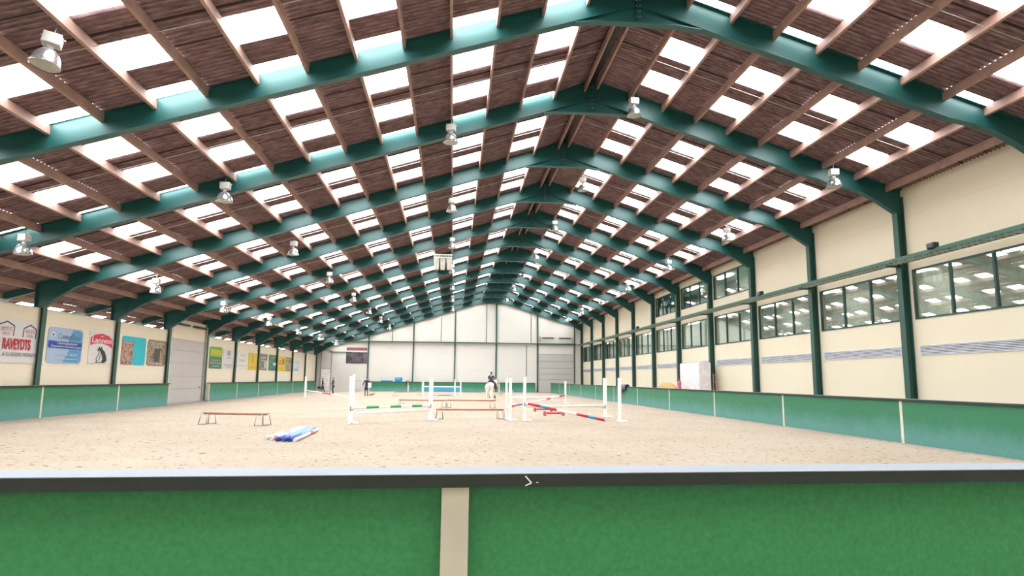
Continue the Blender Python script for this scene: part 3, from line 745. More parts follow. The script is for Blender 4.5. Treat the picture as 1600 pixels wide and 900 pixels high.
sign('L', fb(3, .62), fb(3, .97), 2.35, 4.02, WHT, 'white sign with the red Lannoo arch over a black sketched figure', [
    ('poly', arch, (.75, .03, .08), 'arch'), ('text', 'de', .5, .87, .06, .12, WHT), ('text', 'Lannoo', .52, .74, .17, .84, WHT, .02),
    ('poly', [(.42, .55), (.46, .48), (.52, .56), (.55, .47), (.66, .40), (.74, .26), (.78, .12), (.70, .05), (.55, .06), (.60, .16), (.55, .28), (.50, .38), (.42, .44), (.36, .38), (.36, .46)], BLK, 'figure'),
    ('line', [(.45, .42), (.40, .28), (.32, .14), (.38, .06)], .035, BLK), ('line', [(.28, .05), (.66, .05)], .03, BLK), ('line', [(.52, .34), (.46, .2), (.42, .1)], .03, BLK)], .02)
CY = (.01, .56, .66)
pm1 = picture_mat('collage_print', [(.10, .07, .07), (.45, .12, .08), (.55, .40, .22), (.20, .22, .30), (.70, .66, .60)], 5)
sign('L', fb(4, .12), fb(4, .555), 2.38, 4.0, CY, 'cyan rounded sign with a colourful photo strip down its left side', [
    ('rect', .0, .0, .46, .80, pm1, 'photo_strip'), ('rect', .02, .70, .46, .82, (.50, .12, .09)), ('text', 'MANEGE', .24, .76, .06, .36, WHT)], .2)
pm2 = picture_mat('brown_print', [(.09, .07, .05), (.24, .16, .09), (.45, .38, .27), (.30, .14, .05), (.62, .56, .45)], 3.5)
sign('L', fb(4, .59), fb(4, .985), 2.38, 3.98, pm2, 'brown rounded photo sign with a dark doorway panel in its middle', [
    ('rect', .36, .16, .66, .66, (.06, .07, .05), 'dark_panel'), ('text', 'DE HOEVE', .5, .86, .10, .64, (.75, .68, .55)), ('text', 'HET PAARD', .5, .74, .07, .44, WHT), ('text', 'RUITERSPORT', .55, .08, .08, .6, WHT)], .28)
GRN = (.07, .20, .11)
sign('L', fb(6, .13), fb(6, .55), 2.36, 4.04, GRN, 'dark green rounded sign with a lime and yellow top half', [
    ('rect', .03, .55, .97, .95, (.25, .58, .02)), ('rect', .1, .66, .9, .86, (.62, .58, .03)), ('text', 'AVEVE', .5, .76, .12, .6, (.78, .35, .03)),
    ('text', 'Groencentrum', .5, .40, .08, .7, (.6, .72, .6)), ('text', 'Ruiter & Paard', .5, .27, .09, .85, (.6, .72, .6)), ('text', 'voeders', .5, .13, .09, .6, (.6, .72, .6))], .22)
sign('L', fb(6, .59), fb(6, .99), 2.38, 4.0, (.76, .73, .74), 'pale sign with a small grey square logo above grey script', [
    ('rect', .32, .68, .64, .92, (.42, .36, .36), 'logo'), ('text', 'L U I S', .48, .56, .09, .36, (.25, .25, .28)), ('text', 'Paardenfoto', .5, .22, .12, .8, (.45, .44, .46)), ('text', 'studio', .5, .10, .08, .5, (.45, .44, .46))], .02)
sign('L', fb(7, .10), fb(7, .52), 2.40, 3.95, WHT, 'white sign with pale lime lettering, left of the all yellow sign', [
    ('text', 'TUIN', .5, .80, .14, .4, (.58, .66, .20)), ('text', 'TUINEN', .46, .50, .16, .72, (.58, .66, .22)), ('text', 'aanleg en onderhoud', .5, .2, .07, .8, (.55, .53, .52))], .02)
YL = (.80, .62, .05)
sign('L', fb(7, .58), fb(8, -.01), 2.38, 3.95, YL, 'plain yellow sign with orange lettering running upwards', [
    ('poly', [(.42, .40), (.58, .40), (.6, .85), (.4, .85)], (.80, .42, .03), 'panel'), ('text', 'B\nR\nO\nU', .5, .62, .46, .12, (.45, .22, .02)), ('rect', .1, .12, .9, .2, (.72, .5, .03))], .05)
pm3 = picture_mat('grey_print', [(.12, .12, .11), (.30, .29, .26), (.45, .43, .38)], 4)
sign('L', fb(8, .12), fb(8, .49), 2.40, 4.0, pm3, 'grey photo sign with white lettering, right of the yellow sign', [
    ('text', 'HORSE', .45, .76, .10, .6, WHT), ('text', 'TRUCKS', .45, .58, .10, .6, WHT), ('rect', .55, .12, .98, .6, (.58, .54, .38), 'field'), ('text', 'verhuur', .4, .12, .09, .5, WHT)], .02)
pm4 = picture_mat('green_print', [(.03, .10, .06), (.05, .30, .12), (.10, .22, .16), (.25, .40, .40)], 2.5)
sign('L', fb(8, .58), fb(9, .02), 2.40, 4.0, pm4, 'dark green photo sign with a white patch at its lower right', [('rect', .55, .34, .98, .52, WHT, 'patch'), ('text', 'EQUI', .6, .84, .12, .5, (.5, .65, .6)), ('rect', .1, .12, .9, .3, (.10, .24, .32))], .08)
sign('L', fb(9, .10), fb(9, .55), 2.38, 4.0, YL, 'bright yellow sign with an orange diagonal mark and an olive bar', [('poly', [(.1, .4), (.4, .4), (.5, .75), (.2, .75)], (.85, .25, .08)), ('rect', .58, .45, .85, .85, (.30, .24, .03), 'olive_bar'), ('rect', .05, .08, .95, .32, (.78, .66, .01)), ('text', 'KWS', .5, .2, .12, .5, (.5, .35, .02))], .04)
pm5 = picture_mat('olive_print', [(.30, .30, .05), (.45, .36, .26), (.55, .48, .40)], 2.5)
sign('L', fb(9, .58), fb(10, .02), 2.40, 3.98, pm5, 'mottled olive and beige photo sign before the blue and white sign', [('text', 'natuur', .5, .72, .10, .6, (.16, .26, .03))], .04)
sign('L', fb(10, .12), fb(10, .62), 2.46, 3.75, (.74, .75, .78), 'white sign with a sky blue foot, last on the left wall', [('rect', .05, .04, .7, .22, (.20, .50, .85)), ('text', 'ZWEM', .4, .78, .14, .6, (.45, .55, .70)), ('text', 'shop', .45, .5, .12, .4, (.45, .6, .4)), ('text', 'BAD', .7, .32, .1, .3, (.7, .45, .5))], .04)
# dark score board on the gable
a = at(541, 550, 1, YF-.05); b = at(574, 550, 1, YF-.05)
za, zb = at(557, 568, 1, YF).z, at(557, 542.5, 1, YF).z
pm6 = picture_mat('board_print', [(.05, .045, .06), (.11, .09, .11), (.17, .11, .10), (.2, .19, .22)], 1.4)
sign('G', a.x, b.x, za, zb, (.80, .76, .72), 'dark grey board with a red heading strip on the far wall', [('rect', .02, .80, .98, .97, (.30, .03, .05), 'heading'), ('rect', .0, .0, 1.0, .70, pm6, 'dark_panel'), ('text', 'RUITERCLUB', .5, .88, .1, .8, (.6, .35, .35))], .02)
# blue boards on the far fence
for (p0, p1, z0, z1, lab, nm) in ((595, 614, 1.30, 1.52, 'low blue board with a pale top standing on the far fence', 0), (617, 629, 1.30, 1.86, 'taller bright blue board on the far fence beside the low one', 1)):
    xa, xb = at(p0, 590, 1, 89.6).x, at(p1, 590, 1, 89.6).x
    t = empty('display_board', ((xa+xb)/2, 89.62, z0)); tag(t, lab, 'board'); L = (xb-xa)/2
    MB().box(-L, L, -.02, .02, 0, z1-z0).build('panel', flat((.02, .28, .62)), t)
    if nm: MB().box(-L*.9, L*.3, -.026, -.02, .3, .5).build('pale_print', flat((.12, .50, .60)), t)
    else:
        MB().box(-L, L*.98, -.026, -.02, (z1-z0)*.62, z1-z0).build('pale_print', flat((.45, .70, .88)), t)
        MB().box(-L, -L+.04, -.02, .02, 0, .62).build('end_post', M_galv, t)
        MB().box(-L, L*1.1, -.015, .015, .50, .62).build('top_banner', flat((.78, .70, .66)), t)

# ---------------------------------------------------------------- jumps
RD = (.66, .03, .05); BL = (.02, .34, .62); GN = (.02, .42, .12); BR = (.40, .15, .085); LB = (.30, .48, .80); DB = (.02, .05, .42)
def pole(p, q, bands, r=.05, name='jump_pole', label='', cat='pole', base=None, group=None):
    """bands: list of (t0, t1, colour); sleeves are painted rings of the pole"""
    p = Vector(p); q = Vector(q); base = base or M_white
    t = empty(name, (p+q)/2); tag(t, label, cat, group)
    c = (p+q)/2; rng = sorted(bands); cur = 0
    mb = MB(); mb.tube([p-c, q-c], r, 14); mb.build('rod', base, t)
    for t0, t1, col in rng:
        MB().tube([p-c+(q-p)*t0, p-c+(q-p)*t1], r+.003, 14).build('painted_band', flat(col), t)
    return t
def standard(px, ybase, label, h=1.75, wid=.14, rz=0, wing=0):
    b = at(px, ybase, 2, 0)
    t = empty('jump_standard', (b.x, b.y, 0), rz); tag(t, label, 'jump standard')
    MB().box(-wid/2, wid/2, -.045, .045, .06, h).build('upright', M_white, t, .008)
    MB().box(-.03-.02, .05, -.35, .35, 0, .07).build('foot', M_white, t, .01)
    MB().box(-wid*.5-.25 if wing < 0 else wid*.5-.02, -wid*.5+.02 if wing < 0 else wid*.5+.25, -.03, .03, 0, .07).build('foot', M_white, t, .01)
    mb = MB()
    for q in range(9): mb.box(-.012, .012, -.049, -.044, .3+q*.15, .325+q*.15)
    mb.build('pin_holes', M_galv, t)
    return t
sA = standard(547, 662, 'white jump standard at the left end of the green banded pole', 1.82, .16)
sB = standard(672.5, 657, 'wide white jump standard at the right end of the green banded pole', 1.80, .17)
def cups(t, z, s=1):
    mb = MB(); mb.box(-.04+s*.06, .04+s*.06, -.06, .06, z-.10, z-.055); mb.box(-.03, .03, -.055, -.045, z-.12, z+.06); mb.build('cup', M_galv, t)
ya_ = sA.location.y-.02; yb2 = sB.location.y-.02
def zat(px, py, y): return at(px, py, 1, y).z
z1 = zat(551, 637, ya_); z2 = zat(669, 633.5, yb2)
XA, XB2 = sA.location.x+.10, sB.location.x-.10
pole((XA, ya_, z1), (XB2, yb2, z2), [(.155, .315, GN), (.465, .61, GN), (.76, .90, GN)], label='white jump pole with three green bands between two white standards')
pole((XA, ya_, zat(551, 645.5, ya_)), (XB2, yb2, zat(669, 640.5, yb2)), [], label='plain white jump pole below the green banded one')
cups(sA, z1); cups(sB, z2, -1)
sC = standard(791, 655.5, 'slim white jump standard just right of the near brown cavaletti', 1.80, .09)
sD = standard(797, 657, 'white jump standard second from the near brown cavaletti', 1.82, .12)
sE = standard(819.5, 658, 'white jump standard carrying the high end of the red and blue pole', 1.86, .12)
sF = standard(945.5, 652, 'white jump standard at the right end of the long white pole', 1.86, .17)
sG = standard(968.5, 659, 'outermost white jump standard beside the jacket on the fence', 1.86, .13)
sH = standard(883.5, 631, 'white jump standard farther back, at the end of a red tipped pole', 1.66, .13)
# front cross
gl = at(946, 657, 2, .05); hl = Vector((sE.location.x+.06, sE.location.y-.08, zat(822, 630, sE.location.y)))
pole(hl, (gl.x, gl.y, .055), [(.02, .17, RD), (.17, .27, BL), (.27, .38, RD), (.63, .78, RD), (.78, .87, BL), (.87, .985, RD)], r=.055, label='red, blue and white pole sloping down to the sand at the right')
cups(sE, hl.z)
pole((sE.location.x+.1, sE.location.y+.12, zat(822, 635, sE.location.y)), (sF.location.x-.1, sF.location.y, zat(943, 634.5, sF.location.y)), [], r=.05, label='plain white pole lying level between two tall standards at the right')
cups(sF, zat(943, 634.5, sF.location.y), -1)
# rear cross
p2 = at(794, 636, 2, .05); yH = sH.location.y-.12
pole((p2.x, p2.y, .055), (sH.location.x-.03, yH, zat(881, 617.5, yH)), [(.04, .14, RD), (.14, .25, BL), (.25, .30, RD), (.62, .70, RD), (.87, .985, RD)], r=.05, label='pole with red and blue bands rising to the farther back standard')
pole((at(798, 621, 1, yH+.2).x, yH+.2, zat(798, 621, yH+.2)), (sH.location.x-.1, yH+.2, zat(881, 620, yH+.2)), [], r=.055, label='plain white pole behind the rising red and blue banded one')
sI = standard(799, 632, 'short white jump standard behind the slim near ones', 1.0, .10)
# low red hurdle blocks on the sand
def low_block(p0, p1, lab):
    a = at(*p0, 2, 0); b = at(*p1, 2, 0); c = (a+b)/2; L = (b-a).length/2
    t = empty('ground_block', (c.x, c.y, 0), math.atan2(b.y-a.y, b.x-a.x)); tag(t, lab, 'block')
    m = flat((.60, .10, .12))
    MB().tube([(-L*.72, 0, .13), (L*.72, 0, .13)], .055, 10).build('bar', m, t)
    for s in (-1, 1): MB().prism([(-.06, 0), (.06, 0), (.04, .22), (-.04, .22)], 1, -.12, .12).build('end_foot', m, t).location = (s*L*.93, 0, 0)
low_block((835, 643), (862.5, 643), 'low red block on the sand under the crossed poles, farther one')
low_block((850, 649.5), (881, 649.5), 'low red block on the sand under the crossed poles, nearer one')

def cavaletti(pl, pr, ypole, lab, depth=.5, frame_h=None, wire=True):
    """pl, pr: (px, ground py) of the two ends"""
    a = at(pl[0], pl[1], 2, 0); b = at(pr[0], pr[1], 2, 0)
    c = (a+b)/2; ang = math.atan2(b.y-a.y, b.x-a.x); L = (b-a).length/2
    t = empty('cavaletti', (c.x, c.y, 0), ang); tag(t, lab, 'cavaletti')
    z = at((pl[0]+pr[0])/2, ypole, 1, c.y).z
    MB().tube([(-L-.08, 0, z), (L+.08, 0, z)], .042, 12).build('rail', mat('rail_brown', (.52, .22, .13), .6), t)
    for s in (-1, 1):
        x = s*L
        mb = MB(); h = z+.03
        for yy in (-depth/2, depth/2): mb.tube([(x+s*.1, yy, 0), (x+s*.02, yy*.8, h)], .016, 6)
        for yy in (-depth/2, depth/2): mb.tube([(x-s*.22, yy, 0), (x-s*.20, yy*.8, h-.04)], .014, 6)
        mb.tube([(x+s*.1, -depth/2, .02), (x+s*.1, depth/2, .02)], .014, 6); mb.tube([(x-s*.22, -depth/2, .02), (x+s*.1, -depth/2, .02)], .012, 6); mb.tube([(x-s*.22, depth/2, .02), (x+s*.1, depth/2, .02)], .012, 6)
        mb.tube([(x+s*.02, -depth*.4, h), (x+s*.02, depth*.4, h)], .016, 6)
        mb.build('wire_stand', M_galv, t)
    return t
cavaletti((321, 663), (413, 665), 646.5, 'brown railed cavaletti standing alone at the left of the sand', .6)
cavaletti((684, 655), (785, 655), 640, 'brown railed cavaletti between the tall white standards, nearest of its row')
cavaletti((625, 636), (696, 637), 625.3, 'left one of two brown cavaletti set end to end behind the green banded pole')
cavaletti((699, 637), (771, 637.5), 625.6, 'right one of two brown cavaletti set end to end, before the white horse')
cavaletti((617, 619), (657, 618.5), 612.2, 'small far brown cavaletti beyond the two set end to end')
cavaletti((783, 617), (801, 617), 610.6, 'far brown cavaletti by the far fence right of the horse')

# poles lying together on the sand
def lying(pa, pb, col, lab, bands=(), r=.052, lift=0):
    a = at(*pa, 2, r+lift); b = at(*pb, 2, r+lift); pole((a.x, a.y, r+lift), (b.x, b.y, r+lift), list(bands), r=r, label=lab, base=flat(col))
lying((415, 684.5), (470.5, 667.8), WHT, 'white pole lying outermost left in the bundle on the sand', ((.45, .6, PINK),))
lying((424.5, 685.5), (475.5, 668.5), WHT, 'white and red pole lying second from left in the bundle', ((.03, .12, (.8, .2, .15)), (.4, .52, PINK)))
lying((433.5, 686.8), (480.5, 668.2), LB, 'light blue pole with a dark blue end, left one of the blue pair', ((0, .2, DB),), .056)
lying((442.5, 687.3), (485.5, 669), LB, 'light blue pole between its two neighbours in the bundle', ((0, .18, DB),), .056)
lying((451.5, 687.6), (490.5, 669.8), (.10, .17, .5), 'darker blue pole at the right of the blue ones in the bundle', ((0, .2, DB), (.4, .9, LB)), .056)
lying((460.5, 687.8), (495.5, 671.5), WHT, 'white pole with one red band lying outermost right in the bundle', ((.62, .74, (.75, .12, .15)),))

# far blue and white jump
yJ = 66.0
def far_std(px, lab, h=1.5):
    b = at(px, 614.5, 1, yJ); t = empty('jump_standard', (b.x, yJ, 0)); tag(t, lab, 'jump standard')
    MB().box(-.06, .06, -.04, .04, .05, h).build('upright', M_white, t); MB().box(-.05, .05, -.3, .3, 0, .06).build('foot', M_white, t); return t
fa = far_std(661, 'far white standard left of the blue planks'); fbb = far_std(710.5, 'far white standard in front of the blue planks, right part', 1.72); fc = far_std(719.6, 'far white standard right of the blue planks', 1.6)
xa, xb = fa.location.x+.08, fc.location.x-.08
for z, m, lab, hh in ((zat(690, 604.2, yJ), M_white, 'white plank above the blue one on the far jump', .12), (zat(690, 608, yJ), flat((.03, .38, .62)), 'bright blue plank on the far jump', .28)):
    o = MB().box(-(xb-xa)/2, (xb-xa)/2, -.02, .02, -hh/2, hh/2).build('jump_plank', m); o.location = ((xa+xb)/2, yJ+.06, z); tag(o, lab, 'plank')
a = at(674, 617.3, 2, .05); b = at(711, 617.5, 2, .05)
pole((a.x, a.y, .05), (b.x, b.y, .05), [(.3, .8, (.35, .25, .45))], label='dark banded ground pole on the sand before the far blue jump', base=flat((.62, .62, .70)))
# left red and white pole fence
sL = standard(476.5, 621, 'far left white jump standard against the green boards', 1.85, .16)
sM_z = zat(479, 610, sL.location.y)
eb = at(549, 620.5, 1, 46.5)
pole((sL.location.x+.1, sL.location.y-.1, sM_z), (eb.x, 46.5, eb.z), [(.42, .62, (.72, .10, .12))], label='white pole with a red middle at the far left of the sand')
sN = standard(551.5, 631, 'white jump standard right behind the nearer one left of the instructor', 2.0, .14)

# rail fence at the far left
t = empty('rail_gate', (at(556, 605, 1, 88.0).x, 88.0, 0)); tag(t, 'pale open barred gate behind the instructor at the far wall', 'gate')
mb = MB()
for x in (-.75, -.35, .1, .55): mb.box(x-.035, x+.035, -.03, .03, 0, 1.5)
mb.build('bar', mat('gate_grey', (.62, .58, .50), .6), t)
mb = MB(); mb.box(-.8, .6, -.02, .02, 1.35, 1.42); mb.box(-.8, .6, -.02, .02, .15, .22); mb.build('cross_rail', MATS['gate_grey'], t)

# barrow at the far left
pw = at(492, 611, 2, 0); t = empty('wheelbarrow', (pw.x+.75, 87.4, 0), 1.1); t.scale = (.8, .8, .8); tag(t, 'dark wheelbarrow parked by the small far left door', 'wheelbarrow')
MB().prism([(-.45, .35), (.35, .35), (.55, .75), (-.6, .75)], 1, -.3, .3).build('tray', mat('barrow_dark', (.05, .07, .05), .6), t, .02)
mb = MB(); n = 20
for k in range(n):
    a0, a1 = 2*PI*k/n, 2*PI*(k+1)/n; mb.tube([(.62+.2*math.cos(a0), 0, .22+.2*math.sin(a0)), (.62+.2*math.cos(a1), 0, .22+.2*math.sin(a1))], .035, 8)
mb.build('wheel', M_black, t)
mb = MB()
for s in (-1, 1): mb.tube([(-1.15, s*.28, .6), (-.3, s*.25, .38), (.62, s*.06, .22)], .02, 8); mb.tube([(-.35, s*.25, .36), (-.4, s*.25, 0)], .018, 8)
mb.build('handle_frame', mat('barrow_tan', (.35, .24, .14), .6), t)

# ---------------------------------------------------------------- things beyond and on the right fence
def crumpled(name, c, dx, dy, z0, z1, m, lab, cat, seed):
    rnd = random.Random(seed); mb = MB(); n, mm = 14, 10; V = []
    for j in range(mm+1):
        for i in range(n+1):
            u = i/n; v = j/mm; y = (u-.5)*dy*(1+.15*math.sin(v*5)); dist = v*2-1
            zz = z1 if abs(dist) < .2 else z1-(abs(dist)-.2)/.8*(z1-z0)*(.75+.25*math.sin(u*7+seed)); x = (dx/2+.02)*max(-1, min(1, dist*2.6))
            V.append((x+rnd.uniform(-.02, .02), y+rnd.uniform(-.02, .02), zz-z1+rnd.uniform(-.02, .02)))
    mb.add(V, [(j*(n+1)+i, j*(n+1)+i+1, (j+1)*(n+1)+i+1, (j+1)*(n+1)+i) for j in range(mm) for i in range(n)], True)
    o = mb.build(name, m); o.location = c; s = o.modifiers.new('thick', 'SOLIDIFY'); s.thickness = .03; s.offset = 1; tag(o, lab, cat); return o
yc = at(975, 605, 0, XBR).y
crumpled('jacket', (XBR+.05, yc, 1.42), .34, 1.5, .75, 1.42, picture_mat('jacket_cloth', [(.03, .03, .04), (.10, .07, .14), (.22, .18, .26), (.03, .05, .05)], 4), 'dark purple jacket thrown over the right hand kickboard fence', 'jacket', 3)
crumpled('jacket', (at(637, 592, 1, 89.6).x, 89.62, 1.4), .3, .5, .8, 1.4, M_black, 'black jacket hanging over the far green fence', 'jacket', 5)
# white cabinet behind the right fence
def onwalk(px, py, x): return at(px, py, 0, x)
y0c, y1c = at(1062, 590, 0, 16.6).y, at(1092, 590, 0, 16.6).y
yy0, yy1 = min(y0c, y1c), max(y0c, y1c); hc = at(1084, 566.5, 0, 16.6).z
t = empty('storage_cabinet', (17.05, (yy0+yy1)/2, 0)); tag(t, 'large pale cabinet standing behind the right fence under the windows', 'cabinet'); L = (yy1-yy0)/2
MB().box(-.4, .4, -L, L, .1, hc).build('body', mat('cabinet_white', (.84, .78, .78), .5, alb=.95), t, .02)
for s in (-1, 1): MB().box(-.425, -.4, s*L/2-L/2+.03, s*L/2+L/2-.03, .15, hc-.06).build('door', mat('cabinet_door', (.84, .78, .79), .45, alb=.95), t)
MB().box(-.38, .38, -L+.05, L-.05, 0, .1).build('plinth', M_greyW, t)
mb = MB(); mb.box(-.45, -.425, -.10, -.07, .9, 1.15); mb.box(-.45, -.425, .07, .10, .9, 1.15); mb.build('handle', M_galv, t)
mb = MB(); 
ys_ = at(1104, 590, 0, 16.6).y
t = empty('jump_pole_rack', (17.0, ys_-.35, 0)); tag(t, 'narrow rusty rack standing right of the pale cabinet', 'rack')
for yy in (-.2, .2): MB().box(-.03, .03, yy-.02, yy+.02, 0, 2.25).build('upright', mat('rust', (.42, .26, .18), .7), t)
mb = MB()
for z in (.5, 1.1, 1.7): mb.box(-.02, .02, -.2, .2, z, z+.04)
mb.build('crossbar', MATS['rust'], t)
# ochre cover and red flowers on the walkway
yo = at(1040, 600, 0, 14.6)
mb = MB(); mb.ball((0, 0, 0), .55, 1.9, .75, 20, 10); mb.v = [(x, y, max(z, -.2)+.06*math.sin(y*6)) for x, y, z in mb.v]
o = mb.build('hay_heap', mat('ochre_straw', (.62, .40, .14), .9, 0, (8, .8, (.46, .28, .10)), (25, .6))); o.location = (14.7, yo.y, .88); tag(o, 'ochre straw heap showing just above the right fence', 'heap')
mb = MB(); mb.box(14.2, 15.2, yo.y-1.7, yo.y+1.7, -.03, .72); o = mb.build('feed_bin', mat('bin_grey', (.3, .3, .28), .6)); tag(o, 'low grey bin holding the straw heap behind the right fence', 'bin')
yr = at(1061, 596, 0, 16.2); t = empty('flag_bundle', (16.2, yr.y, 0)); tag(t, 'pink and red rolled cloth bundle upright beside the pale cabinet', 'bundle')
MB().tube([(0, 0, 0), (.02, .03, .9), (0, 0, 1.75)], .11, 10, .16).build('cloth', picture_mat('pink_cloth', [(.55, .05, .10), (.70, .35, .40), (.8, .6, .62)], 6), t)
MB().tube([(0, 0, 1.7), (0, 0, 1.95)], .02, 8).build('stick', M_wood, t)
yh = at(1067, 573, 0, 17.6); t = empty('wall_heater', (17.95, yh.y, yh.z)); tag(t, 'small brown box heater fixed to the right wall above the pale cabinet', 'heater')
MB().box(-.45, .15, -.3, .3, -.16, .16).build('housing', mat('heater_brown', (.10, .06, .03), .5), t, .02); MB().box(-.47, -.45, -.24, .24, -.11, .11).build('grille', mat('heater_tan', (.42, .33, .16), .5), t)

# ---------------------------------------------------------------- people and the white horse
def skin(name, joints, edges, m, parent, root=0, sub=2, smooth=True):
    """joints: [(x, y, z, rx, ry)]; a Skin surface over connected joints"""
    me = bpy.data.meshes.new(name); me.from_pydata([j[:3] for j in joints], edges, []); o = bpy.data.objects.new(name, me); COL.objects.link(o)
    md = o.modifiers.new('skin', 'SKIN'); md.use_smooth_shade = True
    lay = me.skin_vertices[0] if len(me.skin_vertices) else None
    if lay is None:
        bpy.context.view_layer.objects.active = o
    lay = me.skin_vertices[0]
    for i, j in enumerate(joints): lay.data[i].radius = (j[3], j[4] if len(j) > 4 else j[3]); lay.data[i].use_root = (i == root)
    s = o.modifiers.new('sub', 'SUBSURF'); s.levels = sub; s.render_levels = sub
    me.materials.append(m)
    dg = bpy.context.evaluated_depsgraph_get(); dg.update()
    me2 = bpy.data.meshes.new_from_object(o.evaluated_get(dg)); nm = o.name
    bpy.data.objects.remove(o); me2.materials.clear(); me2.materials.append(m)
    for p in me2.polygons: p.use_smooth = True
    o2 = bpy.data.objects.new(name, me2); COL.objects.link(o2)
    if parent: o2.parent = parent
    return o2
M_skin = mat('skin_tone', (.62, .38, .28), .6, 0, (6, .4, (.56, .33, .24)))
def hand_joints(j, e, wrist, d, side, palm=Vector((0, 0, 0))):
    """palm and five fingers grown from a wrist joint index"""
    w0 = Vector(j[wrist][:3]); d = d.normalized(); s = Vector((side[0], side[1], side[2])).normalized()
    pc = len(j); j.append((*(w0+d*.05), .030, .018)); e.append((wrist, pc))
    kn = len(j); j.append((*(w0+d*.085), .032, .016)); e.append((pc, kn))
    nrm = d.cross(s).normalized()
    for q, (off, ln) in enumerate(((-.027, .055), (-.009, .068), (.009, .062), (.027, .048))):
        a = len(j); j.append((*(w0+d*.105+s*off), .0095)); e.append((kn, a)); j.append((*(w0+d*(.105+ln*.6)+s*off*1.05+nrm*.008), .0085)); e.append((a, a+1)); j.append((*(w0+d*(.105+ln)+s*off*1.05+nrm*.022), .007)); e.append((a+1, a+2))
    a = len(j); j.append((*(w0+d*.045-s*.038), .011)); e.append((pc, a)); j.append((*(w0+d*.085-s*.052+nrm*.01), .0095)); e.append((a, a+1))
def person(name, loc, rz, pose, cloth, legs, hair, label, h=1.7, coat=None, boots=M_black, helmet=False):
    """standing figure; pose gives wrists and ankles"""
    t = empty(name, loc, rz); tag(t, label, 'person'); k = h/1.72
    P = pose
    sh, hp = .19, .095
    J = [(0, 0, .94, .125, .10), (0, 0, 1.10, .115, .085), (0, .0, 1.28, .135, .095), (0, 0, 1.42, .12, .08), (0, 0, 1.50, .052, .052), (0, .01, 1.56, .055, .058), (0, .015, 1.62, .078, .092), (0, .01, 1.68, .072, .085)]
    E = [(0, 1), (1, 2), (2, 3), (3, 4), (4, 5), (5, 6), (6, 7)]
    for s in (-1, 1):
        a = len(J); el = P.get('elbow%d' % s, (s*.27, 0, 1.14)); wr = P.get('wrist%d' % s, (s*.28, .06, .90))
        J += [(s*sh, 0, 1.40, .058, .058), (*el, .042), (*wr, .026, .022)]; E += [(3, a), (a, a+1), (a+1, a+2)]
        hand_joints(J, E, a+2, Vector(wr)-Vector(el), (0, 1, 0))
        a = len(J); kn = P.get('knee%d' % s, (s*.11, .02, .50)); an = P.get('ankle%d' % s, (s*.12, 0, .09))
        J += [(s*hp, 0, .84, .088, .09), (*kn, .060), (kn[0]*.5+an[0]*.5, kn[1]*.5+an[1]*.5-.02, (kn[2]+an[2])/2+.06, .056), (*an, .036), (an[0], an[1]+.13, .035, .036, .026)]
        E += [(0, a), (a, a+1), (a+1, a+2), (a+2, a+3), (a+3, a+4)]
    skin('body', J, E, M_skin, t)
    # trousers
    Jl = [(0, 0, .96, .135, .11)]; El = []
    for s in (-1, 1):
        kn = P.get('knee%d' % s, (s*.11, .02, .50)); an = P.get('ankle%d' % s, (s*.12, 0, .09)); a = len(Jl)
        Jl += [(s*hp, 0, .84, .098, .10), (*kn, .072), (kn[0]*.5+an[0]*.5, kn[1]*.5+an[1]*.5-.02, (kn[2]+an[2])/2+.06, .066), (an[0], an[1], an[2]+.05, .052)]; El += [(0, a), (a, a+1), (a+1, a+2), (a+2, a+3)]
        Jb = [(an[0], an[1], an[2]+.12, .05), (an[0], an[1]-.005, an[2]-.02, .048), (an[0], an[1]+.08, .045, .048, .04), (an[0], an[1]+.16, .038, .042, .032)]
        skin('boot', Jb, [(0, 1), (1, 2), (2, 3)], boots, t)
    skin('trousers', Jl, El, legs, t)
    zb = .80 if not coat else .55
    Jc = [(0, 0, zb, (.16 if not coat else .25), (.13 if not coat else .18)), (0, 0, .95, .145, .115), (0, 0, 1.10, .13, .10), (0, 0, 1.28, .15, .108), (0, 0, 1.42, .135, .092), (0, 0, 1.475, .062, .06)]
    Ec = [(i, i+1) for i in range(5)]
    for s in (-1, 1):
        a = len(Jc); el = P.get('elbow%d' % s, (s*.27, 0, 1.14)); wr = P.get('wrist%d' % s, (s*.28, .06, .90))
        Jc += [(s*sh, 0, 1.40, .07, .07), (*el, .055), (*(Vector(wr)*.93+Vector(el)*.07), .040)]; Ec += [(4, a), (a, a+1), (a+1, a+2)]
    skin('coat', Jc, Ec, cloth, t, root=1)
    face(t, (0, .012, 1.63), hair, helmet)
    t.scale = (k, k, k)
    return t
def face(t, c, hair, helmet=False):
    x, y, z = c
    mb = MB(); mb.ball((x, y-.018, z+.035), .082, .095, .088, 16, 10)
    mb.v = [(a, b, q) for a, b, q in mb.v]
    mb.v = [(a, min(b, y+.045) if q < z+.06 else b, q) for a, b, q in mb.v]
    mb.build('helmet' if helmet else 'hair', hair, t)
    mb = MB()
    for s in (-1, 1): mb.ball((s*.029, y+.083, z+.0), .010, .006, .007, 8, 6)
    mb.build('eyes', M_black, t)
    mb = MB(); mb.prism([(-.012, z-.035), (.012, z-.035), (.005, z+.0), (-.005, z+.0)], 1, y+.075, y+.105); mb.build('nose', M_skin, t)
    mb = MB(); mb.box(-.022, .022, y+.078, y+.086, z-.058, z-.050); mb.build('mouth', mat('lips', (.45, .16, .14), .5), t)
    mb = MB()
    for s in (-1, 1): mb.ball((s*.080, y-.0, z-.005), .010, .018, .028, 8, 6)
    mb.build('ears', M_skin, t)
M_navy = mat('navy_cloth', (.018, .022, .06), .8, 0, (6, .6, (.012, .014, .035)))
M_grey_c = mat('grey_trousers', (.20, .19, .21), .8)
M_dark_c = mat('charcoal_cloth', (.035, .032, .04), .8)
